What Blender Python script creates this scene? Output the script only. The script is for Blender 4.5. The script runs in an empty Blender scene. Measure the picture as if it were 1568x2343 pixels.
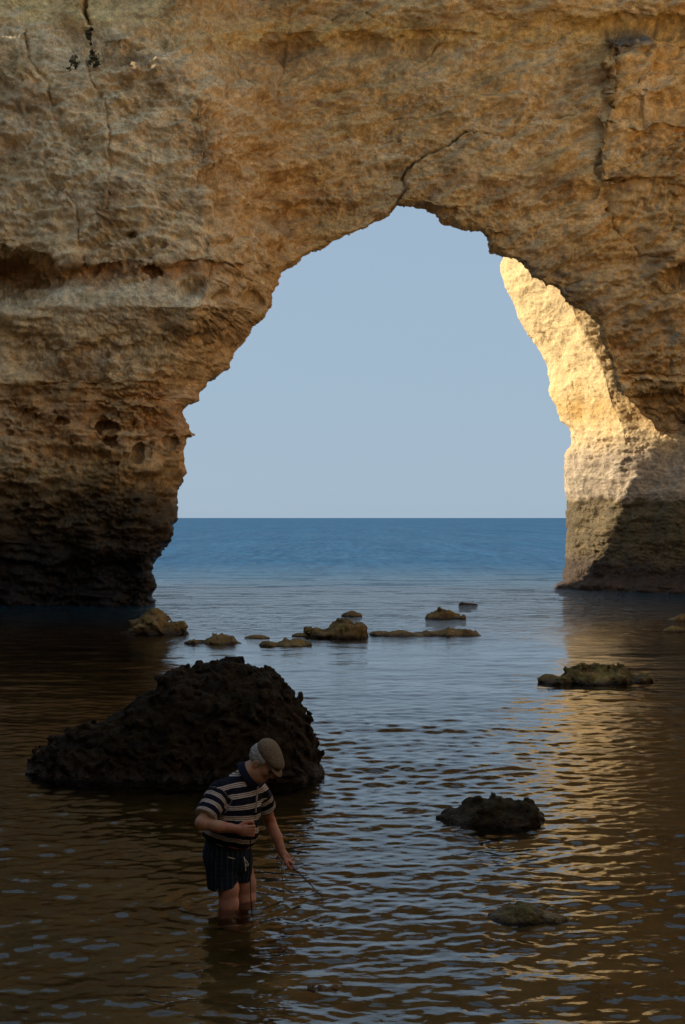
import bpy, math, time
import numpy as np
from mathutils import Vector

T0 = time.time()
R = math.radians
SC = bpy.context.scene
COL = SC.collection

# ------------------------------------------------------------------ camera
CAMZ = 2.6
cam_d = bpy.data.cameras.new('camera')
cam = bpy.data.objects.new('camera', cam_d)
COL.objects.link(cam)
cam.location = (0, 0, CAMZ)
cam.rotation_euler = (R(90.237), 0, 0)
cam_d.sensor_fit = 'HORIZONTAL'
cam_d.sensor_width = 24.0
cam_d.lens = 50.0
cam_d.clip_start = 0.1
cam_d.clip_end = 60000
SC.camera = cam

# ------------------------------------------------------------------ sky and sun
SUN_EL = R(27.0)
SUN_TH = R(9.0)            # how far the sun stands seaward of straight left
sun_from = Vector((-math.cos(SUN_TH) * math.cos(SUN_EL), math.sin(SUN_TH) * math.cos(SUN_EL), math.sin(SUN_EL)))
world = bpy.data.worlds.new('World')
SC.world = world
world.use_nodes = True
wn = world.node_tree
wn.nodes.clear()
sky = wn.nodes.new('ShaderNodeTexSky')
sky.sky_type = 'NISHITA'
sky.sun_disc = False
sky.sun_elevation = SUN_EL
sky.sun_rotation = math.atan2(sun_from.x, sun_from.y)
sky.altitude = 0
sky.air_density = 1.0
sky.dust_density = 0.5
sky.ozone_density = 3.0
bg = wn.nodes.new('ShaderNodeBackground')
bg.inputs['Strength'].default_value = 0.10
wo = wn.nodes.new('ShaderNodeOutputWorld')
# marine haze: the same at every bearing, thick at the horizon, thinner overhead
tc = wn.nodes.new('ShaderNodeTexCoord')
sx = wn.nodes.new('ShaderNodeSeparateXYZ')
wn.links.new(tc.outputs['Generated'], sx.inputs[0])
hz = wn.nodes.new('ShaderNodeMapRange')
wn.links.new(sx.outputs['Z'], hz.inputs['Value'])
hz.inputs['From Min'].default_value = 0.0
hz.inputs['From Max'].default_value = 1.0
hz.inputs['To Min'].default_value = 0.94
hz.inputs['To Max'].default_value = 0.80
hm = wn.nodes.new('ShaderNodeMixRGB')
hm.inputs[2].default_value = (2.32, 3.10, 3.92, 1)
wn.links.new(hz.outputs[0], hm.inputs[0])
wn.links.new(sky.outputs[0], hm.inputs[1])
wn.links.new(hm.outputs[0], bg.inputs[0])
wn.links.new(bg.outputs[0], wo.inputs[0])

sun_d = bpy.data.lights.new('sun', 'SUN')
sun_d.energy = 5.0
sun_d.angle = R(0.55)
sun_d.color = (1.0, 0.86, 0.66)
sun = bpy.data.objects.new('sun', sun_d)
COL.objects.link(sun)
sun.rotation_euler = sun_from.to_track_quat('Z', 'Y').to_euler()

SC.view_settings.view_transform = 'Standard'
SC.view_settings.look = 'None'
SC.view_settings.exposure = 0.6
SC.view_settings.gamma = 1.0
SC.view_settings.use_curve_mapping = False
SC.render.engine = 'CYCLES'
SC.cycles.use_denoising = True
SC.cycles.max_bounces = 8
SC.cycles.diffuse_bounces = 4
SC.cycles.glossy_bounces = 4
SC.cycles.transmission_bounces = 6
SC.cycles.sample_clamp_indirect = 6.0
SC.cycles.blur_glossy = 0.0

# ------------------------------------------------------------------ helpers
F = 50.0 / 24.0 * 1568.0     # focal length in the units the outlines are measured in
HX, HY = 784.0, 1185.0
rng = np.random.default_rng(7)


def W(px, py, Y):
    """outline coordinate + real distance -> place"""
    px, py, Y = np.broadcast_arrays(np.asarray(px, float), np.asarray(py, float), np.asarray(Y, float))
    return np.stack([(px - HX) / F * Y, Y, CAMZ + (HY - py) / F * Y], -1)


_perm = np.random.default_rng(3).permutation(256).astype(np.int32)
_perm = np.concatenate([_perm, _perm, _perm])
_g = np.random.default_rng(5).normal(size=(256, 3))
_g = (_g / np.linalg.norm(_g, axis=1, keepdims=True)).astype(np.float32)


def pn(p, s=1.0, off=0.0):
    """gradient noise, about -1..1"""
    p = (np.asarray(p, np.float32) * np.float32(s) + np.float32(off)).reshape(-1, 3)
    i = np.floor(p).astype(np.int32)
    f = p - i
    i &= 255
    u = f * f * f * (f * (f * 6 - 15) + 10)
    res = 0
    for dx in (0, 1):
        wx = u[:, 0] if dx else 1 - u[:, 0]
        a = _perm[i[:, 0] + dx]
        for dy in (0, 1):
            wy = u[:, 1] if dy else 1 - u[:, 1]
            b = _perm[a + i[:, 1] + dy]
            for dz in (0, 1):
                wz = u[:, 2] if dz else 1 - u[:, 2]
                g = _g[_perm[b + i[:, 2] + dz] & 255]
                d = g[:, 0] * (f[:, 0] - dx) + g[:, 1] * (f[:, 1] - dy) + g[:, 2] * (f[:, 2] - dz)
                res = res + wx * wy * wz * d
    return res * 1.6


def fbm(p, s, n=4, gain=0.5, off=0.0, ridge=False):
    v = 0
    a = 1.0
    for k in range(n):
        q = pn(p, s, off + 17.3 * k)
        if ridge:
            q = 1 - 2 * np.abs(q)
        v = v + a * q
        a *= gain
        s *= 2.07
    return v


def worley(p, s, off=0.0):
    """distance to the nearest cell point and that cell's random number"""
    p = (np.asarray(p, np.float32) * np.float32(s) + np.float32(off)).reshape(-1, 3)
    i = np.floor(p - 0.5).astype(np.int32)
    best = np.full(len(p), 9.0, np.float32)
    bid = np.zeros(len(p), np.float32)
    for dx in (0, 1):
        for dy in (0, 1):
            for dz in (0, 1):
                c = i + np.array([dx, dy, dz], np.int32)
                h = _perm[_perm[_perm[c[:, 0] & 255] + (c[:, 1] & 255)] + (c[:, 2] & 255)]
                j = _g[h] * 0.33 + 0.5
                d = ((c + j - p) ** 2).sum(1)
                m = d < best
                best = np.where(m, d, best)
                bid = np.where(m, h / 255.0, bid)
    return np.sqrt(best), bid


def ss(a, b, x):
    t = np.clip((np.asarray(x) - a) / (b - a), 0, 1)
    return t * t * (3 - 2 * t)


def mesh_from(name, verts, quads, smooth=True):
    me = bpy.data.meshes.new(name)
    verts = np.asarray(verts, np.float32).reshape(-1, 3)
    quads = np.asarray(quads, np.int32)
    n = quads.shape[1]
    me.vertices.add(len(verts))
    me.vertices.foreach_set('co', verts.ravel())
    me.loops.add(quads.size)
    me.loops.foreach_set('vertex_index', quads.ravel())
    me.polygons.add(len(quads))
    me.polygons.foreach_set('loop_start', np.arange(0, quads.size, n, dtype=np.int32))
    me.polygons.foreach_set('use_smooth', np.full(len(quads), smooth))
    me.update(calc_edges=True)
    me.validate()
    return me


def add_col(me, name, c):
    """c: (n,3) linear albedo per vertex"""
    a = me.attributes.new(name, 'FLOAT_COLOR', 'POINT')
    c = np.asarray(c, np.float32)
    c4 = np.concatenate([np.clip(c, 0, 1), np.ones((len(c), 1), np.float32)], 1)
    a.data.foreach_set('color', c4.ravel())


def add_float(me, name, v):
    a = me.attributes.new(name, 'FLOAT', 'POINT')
    a.data.foreach_set('value', np.asarray(v, np.float32).ravel())


def link(name, me, mat=None, parent=None):
    o = bpy.data.objects.new(name, me)
    COL.objects.link(o)
    if mat and me:
        me.materials.append(mat)
    if parent:
        o.parent = parent
    return o


def tag(o, label=None, cat=None, group=None, kind=None):
    if label:
        o['label'] = label
    if cat:
        o['category'] = cat
    if group:
        o['group'] = group
    if kind:
        o['kind'] = kind
    return o


def empty(name, loc=(0, 0, 0)):
    o = bpy.data.objects.new(name, None)
    o.location = loc
    COL.objects.link(o)
    return o


def grid_quads(nr, nc):
    a = (np.arange(nr - 1)[:, None] * nc + np.arange(nc - 1)[None, :]).ravel()
    return np.stack([a, a + 1, a + 1 + nc, a + nc], 1)


def grid_normals(P):
    du = np.gradient(P, axis=1)
    dv = np.gradient(P, axis=0)
    n = np.cross(du, dv)
    return n / (np.linalg.norm(n, axis=-1, keepdims=True) + 1e-9)


def blur(A, k, axis):
    """repeated box blur along an axis"""
    for _ in range(k):
        A = (np.roll(A, 1, axis) + np.roll(A, -1, axis) + 2 * A) / 4
    return A


def surface_nets(Fd, org, h):
    ins = Fd < 0
    nx, ny, nz = Fd.shape
    c = np.zeros((nx - 1, ny - 1, nz - 1), np.int8)
    for dx in (0, 1):
        for dy in (0, 1):
            for dz in (0, 1):
                c += ins[dx:nx - 1 + dx, dy:ny - 1 + dy, dz:nz - 1 + dz]
    act = (c > 0) & (c < 8)
    I = np.argwhere(act)
    idx = np.full(act.shape, -1, np.int64)
    idx[act] = np.arange(len(I))
    val = {}
    for dx in (0, 1):
        for dy in (0, 1):
            for dz in (0, 1):
                val[dx, dy, dz] = Fd[I[:, 0] + dx, I[:, 1] + dy, I[:, 2] + dz]
    acc = np.zeros((len(I), 3))
    cnt = np.zeros(len(I))
    ks = list(val)
    for a in ks:
        for ax in range(3):
            if a[ax] == 0:
                b = tuple(1 if q == ax else a[q] for q in range(3))
                f0, f1 = val[a], val[b]
                m = (f0 < 0) != (f1 < 0)
                t = np.where(m, f0 / np.where(f0 - f1 == 0, 1, f0 - f1), 0)
                for q in range(3):
                    acc[:, q] += np.where(m, a[q] + (t if q == ax else 0), 0)
                cnt += m
    V = (I + acc / cnt[:, None]) * h + np.asarray(org)
    Q = []
    for ax in range(3):
        b, d = (ax + 1) % 3, (ax + 2) % 3
        s0 = [slice(None)] * 3
        s1 = [slice(None)] * 3
        s0[ax] = slice(0, -1)
        s1[ax] = slice(1, None)
        for k in (b, d):
            s0[k] = s1[k] = slice(1, -1)
        A, B = ins[tuple(s0)], ins[tuple(s1)]
        for flip, m in ((False, A & ~B), (True, ~A & B)):
            E = np.argwhere(m)
            if not len(E):
                continue
            E[:, b] += 1
            E[:, d] += 1

            def cell(ob, od):
                X = E.copy()
                X[:, b] += ob
                X[:, d] += od
                return idx[X[:, 0], X[:, 1], X[:, 2]]
            q = np.stack([cell(-1, -1), cell(0, -1), cell(0, 0), cell(-1, 0)], 1)
            Q.append(q[:, ::-1] if flip else q)
    return V, np.concatenate(Q)


class Field:
    """a sampled distance field that round cones and ellipsoids are melted into"""

    def __init__(self, lo, hi, h):
        self.lo = np.asarray(lo, float)
        self.h = h
        self.n = np.ceil((np.asarray(hi, float) - self.lo) / h).astype(int) + 1
        self.F = np.full(self.n, 1.0, np.float32)

    def box(self, lo, hi):
        a = np.clip(np.floor((np.asarray(lo) - self.lo) / self.h).astype(int), 0, self.n)
        b = np.clip(np.ceil((np.asarray(hi) - self.lo) / self.h).astype(int) + 1, 0, self.n)
        sl = tuple(slice(int(a[k]), int(b[k])) for k in range(3))
        g = np.meshgrid(*[self.lo[k] + self.h * np.arange(a[k], b[k]) for k in range(3)], indexing='ij')
        return sl, np.stack(g, -1)

    def put(self, sl, d, k):
        f = self.F[sl]
        if k > 0:
            hh = np.clip(0.5 + 0.5 * (f - d) / k, 0, 1)
            self.F[sl] = f * (1 - hh) + d * hh - k * hh * (1 - hh)
        else:
            self.F[sl] = np.minimum(f, d)

    def cone(self, a, b, ra, rb, k=0.02):
        a, b = np.asarray(a, float), np.asarray(b, float)
        m = max(ra, rb) + 0.05
        sl, p = self.box(np.minimum(a, b) - m, np.maximum(a, b) + m)
        ab = b - a
        t = np.clip(((p - a) @ ab) / max(ab @ ab, 1e-9), 0, 1)
        d = np.linalg.norm(p - a - t[..., None] * ab, axis=-1) - (ra + (rb - ra) * t)
        self.put(sl, d, k)

    def chain(self, pts, rs, k=0.015):
        for i in range(len(pts) - 1):
            self.cone(pts[i], pts[i + 1], rs[i], rs[i + 1], k)

    def ell_d(self, p, c, r, axes):
        q = (p - np.asarray(c, float)) @ np.asarray(axes, float).T
        r = np.asarray(r, float)
        k0 = np.linalg.norm(q / r, axis=-1)
        k1 = np.linalg.norm(q / (r * r), axis=-1)
        return k0 * (k0 - 1) / np.maximum(k1, 1e-6)

    def ell(self, c, r, axes=np.eye(3), k=0.03, sub=False):
        m = max(r) + 0.05
        sl, p = self.box(np.asarray(c) - m, np.asarray(c) + m)
        d = self.ell_d(p, c, r, axes)
        if sub:
            self.F[sl] = np.maximum(self.F[sl], -d)
        else:
            self.put(sl, d, k)

    def pts(self):
        return self.box(self.lo, self.lo + (self.n - 1) * self.h)[1]

    def cut(self, fn):
        """keep where fn(p) < 0"""
        p = self.pts()
        self.F = np.maximum(self.F, fn(p).astype(np.float32))

    def mesh(self, name):
        self.F[0], self.F[-1] = 1, 1
        self.F[:, 0], self.F[:, -1] = 1, 1
        self.F[:, :, 0], self.F[:, :, -1] = 1, 1
        V, Q = surface_nets(self.F, self.lo, self.h)
        return mesh_from(name, V, Q), V


def tube(name, pts, r, mat, parent=None, n=6, res=4):
    """a smooth thin tube through points"""
    P = np.asarray(pts, float)
    t = np.linspace(0, len(P) - 1, (len(P) - 1) * res + 1)
    i = np.clip(t.astype(int), 0, len(P) - 2)
    f = (t - i)[:, None]
    p0, p1, p2, p3 = P[np.maximum(i - 1, 0)], P[i], P[i + 1], P[np.minimum(i + 2, len(P) - 1)]
    C = 0.5 * (2 * p1 + (p2 - p0) * f + (2 * p0 - 5 * p1 + 4 * p2 - p3) * f ** 2 + (3 * p1 - p0 - 3 * p2 + p3) * f ** 3)
    d = np.gradient(C, axis=0)
    d /= np.linalg.norm(d, axis=1, keepdims=True) + 1e-9
    ref = np.where(np.abs(d[:, 2:3]) > 0.9, np.array([[1.0, 0, 0]]), np.array([[0, 0, 1.0]]))
    a = np.cross(d, ref)
    a /= np.linalg.norm(a, axis=1, keepdims=True) + 1e-9
    b = np.cross(d, a)
    an = np.linspace(0, 2 * np.pi, n, endpoint=False)
    rr = np.full(len(C), r) if np.isscalar(r) else np.interp(t, np.arange(len(P)), r)
    V = C[:, None] + rr[:, None, None] * (np.cos(an)[None, :, None] * a[:, None] + np.sin(an)[None, :, None] * b[:, None])
    Q = []
    for k in range(len(C) - 1):
        for j in range(n):
            Q.append((k * n + j, k * n + (j + 1) % n, (k + 1) * n + (j + 1) % n, (k + 1) * n + j))
    return link(name, mesh_from(name, V.reshape(-1, 3), Q), mat, parent)


# ------------------------------------------------------------------ materials
class NT:
    def __init__(self, name):
        self.m = bpy.data.materials.new(name)
        self.m.use_nodes = True
        self.t = self.m.node_tree
        self.t.nodes.clear()
        self.out = self.t.nodes.new('ShaderNodeOutputMaterial')

    def n(self, typ, **kw):
        nd = self.t.nodes.new('ShaderNode' + typ)
        for k, v in kw.items():
            if k in nd.inputs:
                nd.inputs[k].default_value = v
            else:
                setattr(nd, k, v)
        return nd

    def l(self, a, b):
        self.t.links.new(a, b)

    def attr(self, name, out='Color'):
        nd = self.n('Attribute')
        nd.attribute_name = name
        return nd.outputs[out]

    def math(self, op, a, b=0.5, c=0.5):
        nd = self.n('Math', operation=op)
        for i, v in enumerate((a, b, c)):
            if hasattr(v, 'is_output') or hasattr(v, 'links'):
                self.l(v, nd.inputs[i])
            else:
                nd.inputs[i].default_value = v
        return nd.outputs[0]

    def ramp(self, f, stops):
        nd = self.n('ValToRGB')
        e = nd.color_ramp.elements
        while len(e) < len(stops):
            e.new(0.5)
        for k, (p, c) in enumerate(stops):
            e[k].position = p
            e[k].color = (*c, 1) if len(c) == 3 else c
        self.l(f, nd.inputs[0])
        return nd.outputs[0]

    def mix(self, f, a, b, typ='MIX'):
        nd = self.n('MixRGB', blend_type=typ)
        for i, v in enumerate((f, a, b)):
            if hasattr(v, 'is_output'):
                self.l(v, nd.inputs[i])
            else:
                nd.inputs[i].default_value = v if i == 0 else ((*v, 1) if len(v) == 3 else v)
        return nd.outputs[0]

    def noise(self, co, scale, detail=4, rough=0.55):
        nd = self.n('TexNoise')
        nd.inputs['Scale'].default_value = scale
        nd.inputs['Detail'].default_value = detail
        nd.inputs['Roughness'].default_value = rough
        self.l(co, nd.inputs['Vector'])
        return nd.outputs['Fac']

    def co(self):
        return self.n('TexCoord').outputs['Object']


def rock_mat(name, attr='albedo', rough=0.95, fine=1.0, bump=0.07, wetattr=None, spec=0.2):
    t = NT(name)
    co = t.co()
    b = t.n('BsdfPrincipled')
    base = t.attr(attr)
    n1 = t.noise(co, 5.0 * fine, 6, 0.62)
    n2 = t.noise(co, 22.0 * fine, 5, 0.6)
    v = t.n('TexVoronoi')
    v.inputs['Scale'].default_value = 9.0 * fine
    t.l(co, v.inputs['Vector'])
    c = t.mix(0.95, base, t.ramp(n1, [(0.25, (0.62, 0.6, 0.58)), (0.5, (1, 1, 1)), (0.75, (1.3, 1.27, 1.2))]), 'MULTIPLY')
    c = t.mix(0.95, c, t.ramp(n2, [(0.3, (0.62, 0.6, 0.58)), (0.55, (1.05, 1.05, 1.05)), (0.8, (1.25, 1.22, 1.18))]), 'MULTIPLY')
    t.l(c, b.inputs['Base Color'])
    b.inputs['Roughness'].default_value = rough
    b.inputs['Specular IOR Level'].default_value = spec
    if wetattr:
        w = t.attr(wetattr, 'Fac')
        mr = t.n('MapRange')
        t.l(w, mr.inputs['Value'])
        mr.inputs['To Min'].default_value = rough
        mr.inputs['To Max'].default_value = 0.4
        t.l(mr.outputs[0], b.inputs['Roughness'])
    h = t.math('ADD', t.math('MULTIPLY', n1, 0.7), t.math('MULTIPLY', n2, 0.35))
    h = t.math('ADD', h, t.math('MULTIPLY', t.math('MINIMUM', v.outputs['Distance'], 0.35), 0.8))
    bp = t.n('Bump')
    bp.inputs['Strength'].default_value = 0.9
    bp.inputs['Distance'].default_value = bump
    t.l(h, bp.inputs['Height'])
    t.l(bp.outputs[0], b.inputs['Normal'])
    t.l(b.outputs[0], t.out.inputs['Surface'])
    return t.m


def plain_mat(name, col, rough=0.8, nscale=40, amount=0.25, bump=0.002, spec=0.3):
    t = NT(name)
    co = t.co()
    b = t.n('BsdfPrincipled')
    n1 = t.noise(co, nscale, 4)
    lo = tuple(max(0, c * (1 - amount)) for c in col)
    hi = tuple(min(1, c * (1 + amount)) for c in col)
    t.l(t.ramp(n1, [(0.3, lo), (0.7, hi)]), b.inputs['Base Color'])
    b.inputs['Roughness'].default_value = rough
    b.inputs['Specular IOR Level'].default_value = spec
    bp = t.n('Bump')
    bp.inputs['Distance'].default_value = bump
    bp.inputs['Strength'].default_value = 0.6
    t.l(n1, bp.inputs['Height'])
    t.l(bp.outputs[0], b.inputs['Normal'])
    t.l(b.outputs[0], t.out.inputs['Surface'])
    return t.m


M_cliff = rock_mat('cliff_rock', wetattr='wet')
M_reef = rock_mat('weedy_rock', fine=2.4, bump=0.06, rough=0.9, wetattr='wet', spec=0.2)

# ------------------------------------------------------------------ seabed and beach
ys = np.concatenate([np.linspace(-60, 3, 30), np.linspace(3.3, 60, 190), np.geomspace(61, 400, 30)])
xs = np.concatenate([-np.geomspace(200, 12.5, 20), np.linspace(-12, 14, 160), np.geomspace(14.5, 200, 20)])
gx, gy = np.meshgrid(xs, ys)
bedz = np.interp(gy, [-60, -12, 0, 3.5, 6.5, 9.6, 14, 25, 40, 60, 120, 400],
                 [2.0, 1.7, 0.75, 0.05, -0.30, -0.47, -0.6, -0.75, -1.5, -3.5, -9, -30])
P = np.stack([gx, gy, bedz * 0], -1)
bedz = bedz + 0.05 * fbm(P, 0.7, 3).reshape(gx.shape) + 0.012 * pn(P * np.array([1, 2.2, 1]), 2.5).reshape(gx.shape)
P[..., 2] = bedz
bed = mesh_from('seabed', P, grid_quads(*gx.shape))
t = NT('sand')
co = t.co()
b = t.n('BsdfPrincipled')
n1 = t.noise(co, 1.6, 5, 0.6)
n2 = t.noise(co, 60, 3)
c = t.ramp(n1, [(0.3, (0.09, 0.068, 0.036)), (0.5, (0.21, 0.158, 0.082)), (0.68, (0.34, 0.255, 0.14))])
c = t.mix(0.4, c, t.ramp(n2, [(0.3, (0.6, 0.6, 0.6)), (0.7, (1.2, 1.2, 1.2))]), 'MULTIPLY')
t.l(c, b.inputs['Base Color'])
b.inputs['Roughness'].default_value = 0.95
t.l(b.outputs[0], t.out.inputs['Surface'])
tag(link('seabed', bed, t.m), kind='structure')

# ------------------------------------------------------------------ the sea
pyr = np.arange(2440, 1192, -1.55)
Yr = CAMZ * F / (pyr - HY)
Yr = np.concatenate([np.linspace(-60, Yr[0] - 0.3, 14), Yr, np.geomspace(Yr[-1] * 1.06, 40000, 24)])
cm = np.linspace(-1, 1, 470)
tail = np.geomspace(0.02, 1, 14)
Yc = np.maximum(Yr, 4.0)
inner = (0.27 * Yc + 1.2)[:, None] * cm[None, :]
outer = (0.27 * Yc + 1.2)[:, None] + (2.5 * Yc + 60)[:, None] * tail[None, :]
X = np.concatenate([-outer[:, ::-1], inner, outer], 1)
Y = np.repeat(Yr[:, None], X.shape[1], 1)
dY = np.gradient(Yr)[:, None]
dX = np.gradient(X, axis=1)
cell = np.maximum(np.abs(dY) * 0.9, dX)
X, Y, cell = X.astype(np.float32), Y.astype(np.float32), cell.astype(np.float32)
Z = np.zeros_like(X)
wr = np.random.default_rng(21)
big = pn(np.stack([X, Y * 0.6, X * 0], -1), 0.22, 3.1).reshape(X.shape)
big2 = pn(np.stack([X, Y, X * 0], -1), 0.5, 9.7).reshape(X.shape)
gust = 0.75 + 0.4 * big + 0.35 * big2
shelter = 0.92 + 0.22 * ss(10, 13, Y) + 0.13 * ss(24, 30, Y) - 0.35 * ss(33, 40, Y) + 0.7 * ss(50, 80, Y)
NW = 104
for k in range(NW):
    if k < 74:
        lam = 0.085 * (0.42 / 0.085) ** ((k + wr.random()) / 74)
    else:
        lam = 0.42 * (8.0 / 0.42) ** ((k - 74 + wr.random()) / 30)
    th = -math.pi / 2 + wr.normal() * (0.62 if k < 74 else 0.4)
    kx, ky = math.cos(th) * 2 * math.pi / lam, math.sin(th) * 2 * math.pi / lam
    slope = 0.0200 * (1.0 if lam < 0.30 else 0.92 * (0.30 / lam) ** 0.5)
    if lam < 0.11:
        slope *= 0.75
    a = slope * lam / (2 * math.pi)
    fade = ss(2.2, 3.8, lam / cell)
    ph = wr.random() * 6.283
    warp = 0.9 * big2 * (1.5 if lam < 1 else 0.6)
    Z += a * fade * np.sin(kx * X + ky * Y + ph + warp)
Z *= gust * shelter
MAN = np.array([-0.772, 9.638, 0.0])
RINGS = [(MAN[0] + 0.0, MAN[1] - 0.05, 0.0075, 0.17, 0.5), (MAN[0] + 0.115, MAN[1] + 0.1, 0.005, 0.14, 0.4),
         (MAN[0] + 0.63, MAN[1] + 0.12, 0.0016, 0.10, 0.4)]
for cx, cy, a, lam, dec in RINGS:
    rr = np.hypot(X - cx, Y - cy)
    Z += a * ss(2.5, 5.0, lam / cell) * np.cos(2 * math.pi * rr / lam) * np.exp(-rr / dec)
Z *= ss(3.2, 5.0, Y)
V = np.stack([X, Y, Z], -1)
sea = mesh_from('sea', V, grid_quads(*X.shape))
t = NT('sea_water')
geo = t.n('NewGeometry')
sep = t.n('SeparateXYZ')
t.l(geo.outputs['Position'], sep.inputs[0])
yy = sep.outputs['Y']
mr = t.n('MapRange', interpolation_type='SMOOTHSTEP')
t.l(yy, mr.inputs['Value'])
mr.inputs['From Min'].default_value = 30
mr.inputs['From Max'].default_value = 46
deep = mr.outputs[0]
far = t.n('MapRange', interpolation_type='SMOOTHSTEP')
t.l(yy, far.inputs['Value'])
far.inputs['From Min'].default_value = 39
far.inputs['From Max'].default_value = 88
far = far.outputs[0]
far_ = far
mp = t.n('Mapping')
t.l(geo.outputs['Position'], mp.inputs['Vector'])
mp.inputs['Scale'].default_value = (0.8, 1.0, 1.0)
w1 = t.noise(mp.outputs[0], 7.0, 3, 0.5)
w2 = t.noise(mp.outputs[0], 1.3, 5, 0.62)
w3 = t.noise(mp.outputs[0], 0.16, 4, 0.6)
hh = t.math('MULTIPLY', w1, 0.008)
farh = t.math('ADD', t.math('MULTIPLY', w2, 0.42), t.math('MULTIPLY', w3, 1.0))
rip = t.n('MapRange', interpolation_type='SMOOTHSTEP')
t.l(yy, rip.inputs['Value'])
rip.inputs['From Min'].default_value = 26
rip.inputs['From Max'].default_value = 46
w4 = t.noise(mp.outputs[0], 3.2, 4, 0.6)
hh = t.math('ADD', hh, t.math('MULTIPLY', t.math('MULTIPLY', w4, 0.34), rip.outputs[0]))
hh = t.math('ADD', hh, t.math('MULTIPLY', farh, far))
bp = t.n('Bump')
bp.inputs['Strength'].default_value = 1.0
bp.inputs['Distance'].default_value = 1.0
t.l(hh, bp.inputs['Height'])
g = t.n('BsdfPrincipled')                     # the clear shallows
g.inputs['Base Color'].default_value = (0.92, 0.91, 0.84, 1)
g.inputs['Transmission Weight'].default_value = 1.0
g.inputs['IOR'].default_value = 1.333
g.inputs['Roughness'].default_value = 0.004
t.l(bp.outputs[0], g.inputs['Normal'])
va = t.n('VolumeAbsorption')
va.inputs['Color'].default_value = (0.60, 0.54, 0.32, 1)
va.inputs['Density'].default_value = 2.6
t.l(va.outputs[0], t.out.inputs['Volume'])
b = t.n('BsdfPrincipled')                     # the open sea
b.inputs['IOR'].default_value = 1.333
mp2 = t.n('Mapping')
t.l(geo.outputs['Position'], mp2.inputs['Vector'])
mp2.inputs['Scale'].default_value = (0.8, 1.0, 1.0)
gs = t.math('ADD', t.noise(mp2.outputs[0], 0.35, 3, 0.7), t.math('ADD', t.noise(mp2.outputs[0], 0.05, 4, 0.7), t.noise(mp2.outputs[0], 0.008, 4, 0.7)))
gs = t.math('MULTIPLY', t.math('SUBTRACT', gs, 1.5), 2.6)      # wind patches on the open sea
def chop(sx_, sy_, det):
    m_ = t.n('Mapping')
    t.l(geo.outputs['Position'], m_.inputs['Vector'])
    m_.inputs['Scale'].default_value = (sx_, sy_, 1.0)
    return t.noise(m_.outputs[0], 1.0, det, 0.65)


ck = t.math('ADD', t.math('MULTIPLY', chop(2.2, 0.45, 3), 0.40), t.math('ADD', t.math('MULTIPLY', chop(1.1, 0.10, 3), 0.35), t.math('MULTIPLY', chop(0.22, 0.012, 4), 0.25)))
ck = t.math('ADD', 0.5, t.math('MULTIPLY', t.math('SUBTRACT', ck, 0.5), 3.0))       # bright crests and dark troughs of the chop, put into the colour
gs = t.math('ADD', t.math('MULTIPLY', gs, 0.5), t.math('SUBTRACT', ck, 0.5))
body = t.mix(ck, (0.003, 0.036, 0.100), (0.012, 0.118, 0.245))
b.inputs['Base Color'].default_value = (0.006, 0.026, 0.040, 1)
b.inputs['Roughness'].default_value = 0.012
t.l(bp.outputs[0], b.inputs['Normal'])
dfs = t.n('BsdfDiffuse')
t.l(body, dfs.inputs['Color'])
gl = t.n('BsdfGlossy')
gl.inputs['Roughness'].default_value = 0.22
t.l(bp.outputs[0], gl.inputs['Normal'])
om = t.n('MixShader')                         # wind-roughened water far out: facets hide each other, so it mirrors less
t.l(t.math('MAXIMUM', 0.03, t.math('ADD', 0.20, t.math('MULTIPLY', gs, 0.12))), om.inputs[0])
t.l(dfs.outputs[0], om.inputs[1])
t.l(gl.outputs[0], om.inputs[2])
fm = t.n('MixShader')
t.l(far, fm.inputs[0])
t.l(b.outputs[0], fm.inputs[1])
t.l(om.outputs[0], fm.inputs[2])
mx = t.n('MixShader')
t.l(deep, mx.inputs[0])
t.l(g.outputs[0], mx.inputs[1])
t.l(fm.outputs[0], mx.inputs[2])
t.l(mx.outputs[0], t.out.inputs['Surface'])
tag(link('sea', sea, t.m), kind='structure')

# ------------------------------------------------------------------ the rock arch
OUT = [(350, 1440), (350, 1400), (352, 1370), (356, 1345), (350, 1310), (358, 1280), (372, 1262), (390, 1235), (400, 1190),
       (412, 1150), (415, 1120), (428, 1075), (430, 1040), (443, 1022), (440, 1008), (455, 998), (456, 990), (440, 978),
       (428, 955), (418, 944), (432, 932), (455, 915), (462, 898), (480, 882), (500, 868), (520, 850), (535, 832), (540, 822),
       (550, 800), (570, 775), (590, 750), (610, 730), (628, 700), (630, 680), (645, 655), (655, 632), (665, 622), (690, 608),
       (715, 592), (750, 580), (775, 563), (790, 548), (820, 542), (850, 538), (870, 520), (895, 503), (905, 488), (910, 479),
       (925, 482), (940, 480), (965, 486), (999, 494), (1004, 507), (1029, 512), (1055, 520), (1084, 527), (1104, 538),
       (1114, 556), (1124, 577), (1144, 590), (1189, 612), (1214, 627), (1224, 645), (1239, 667), (1271, 677), (1294, 700),
       (1310, 711), (1335, 724), (1356, 738), (1367, 768), (1379, 822), (1400, 872), (1405, 903), (1444, 937), (1478, 955),
       (1500, 985), (1530, 1012), (1568, 1050), (1620, 1075), (1700, 1110), (1760, 1150), (1770, 1300), (1770, 1440)]
KEY = {(350, 1440): (-300, 1450), (418, 944): (-300, 760), (628, 700): (-300, -150), (910, 479): (820, -150),
       (1144, 590): (1500, -150), (1224, 645): (2000, -150), (1400, 872): (2000, 480), (1568, 1050): (2000, 950),
       (1770, 1440): (2000, 1450)}
OUT = np.array(OUT, float)
seg = np.concatenate([[0], np.cumsum(np.linalg.norm(np.diff(OUT, axis=0), axis=1))])
ks = [int(np.argmin(np.abs(OUT - np.array(k)).sum(1))) for k in KEY]
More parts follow.
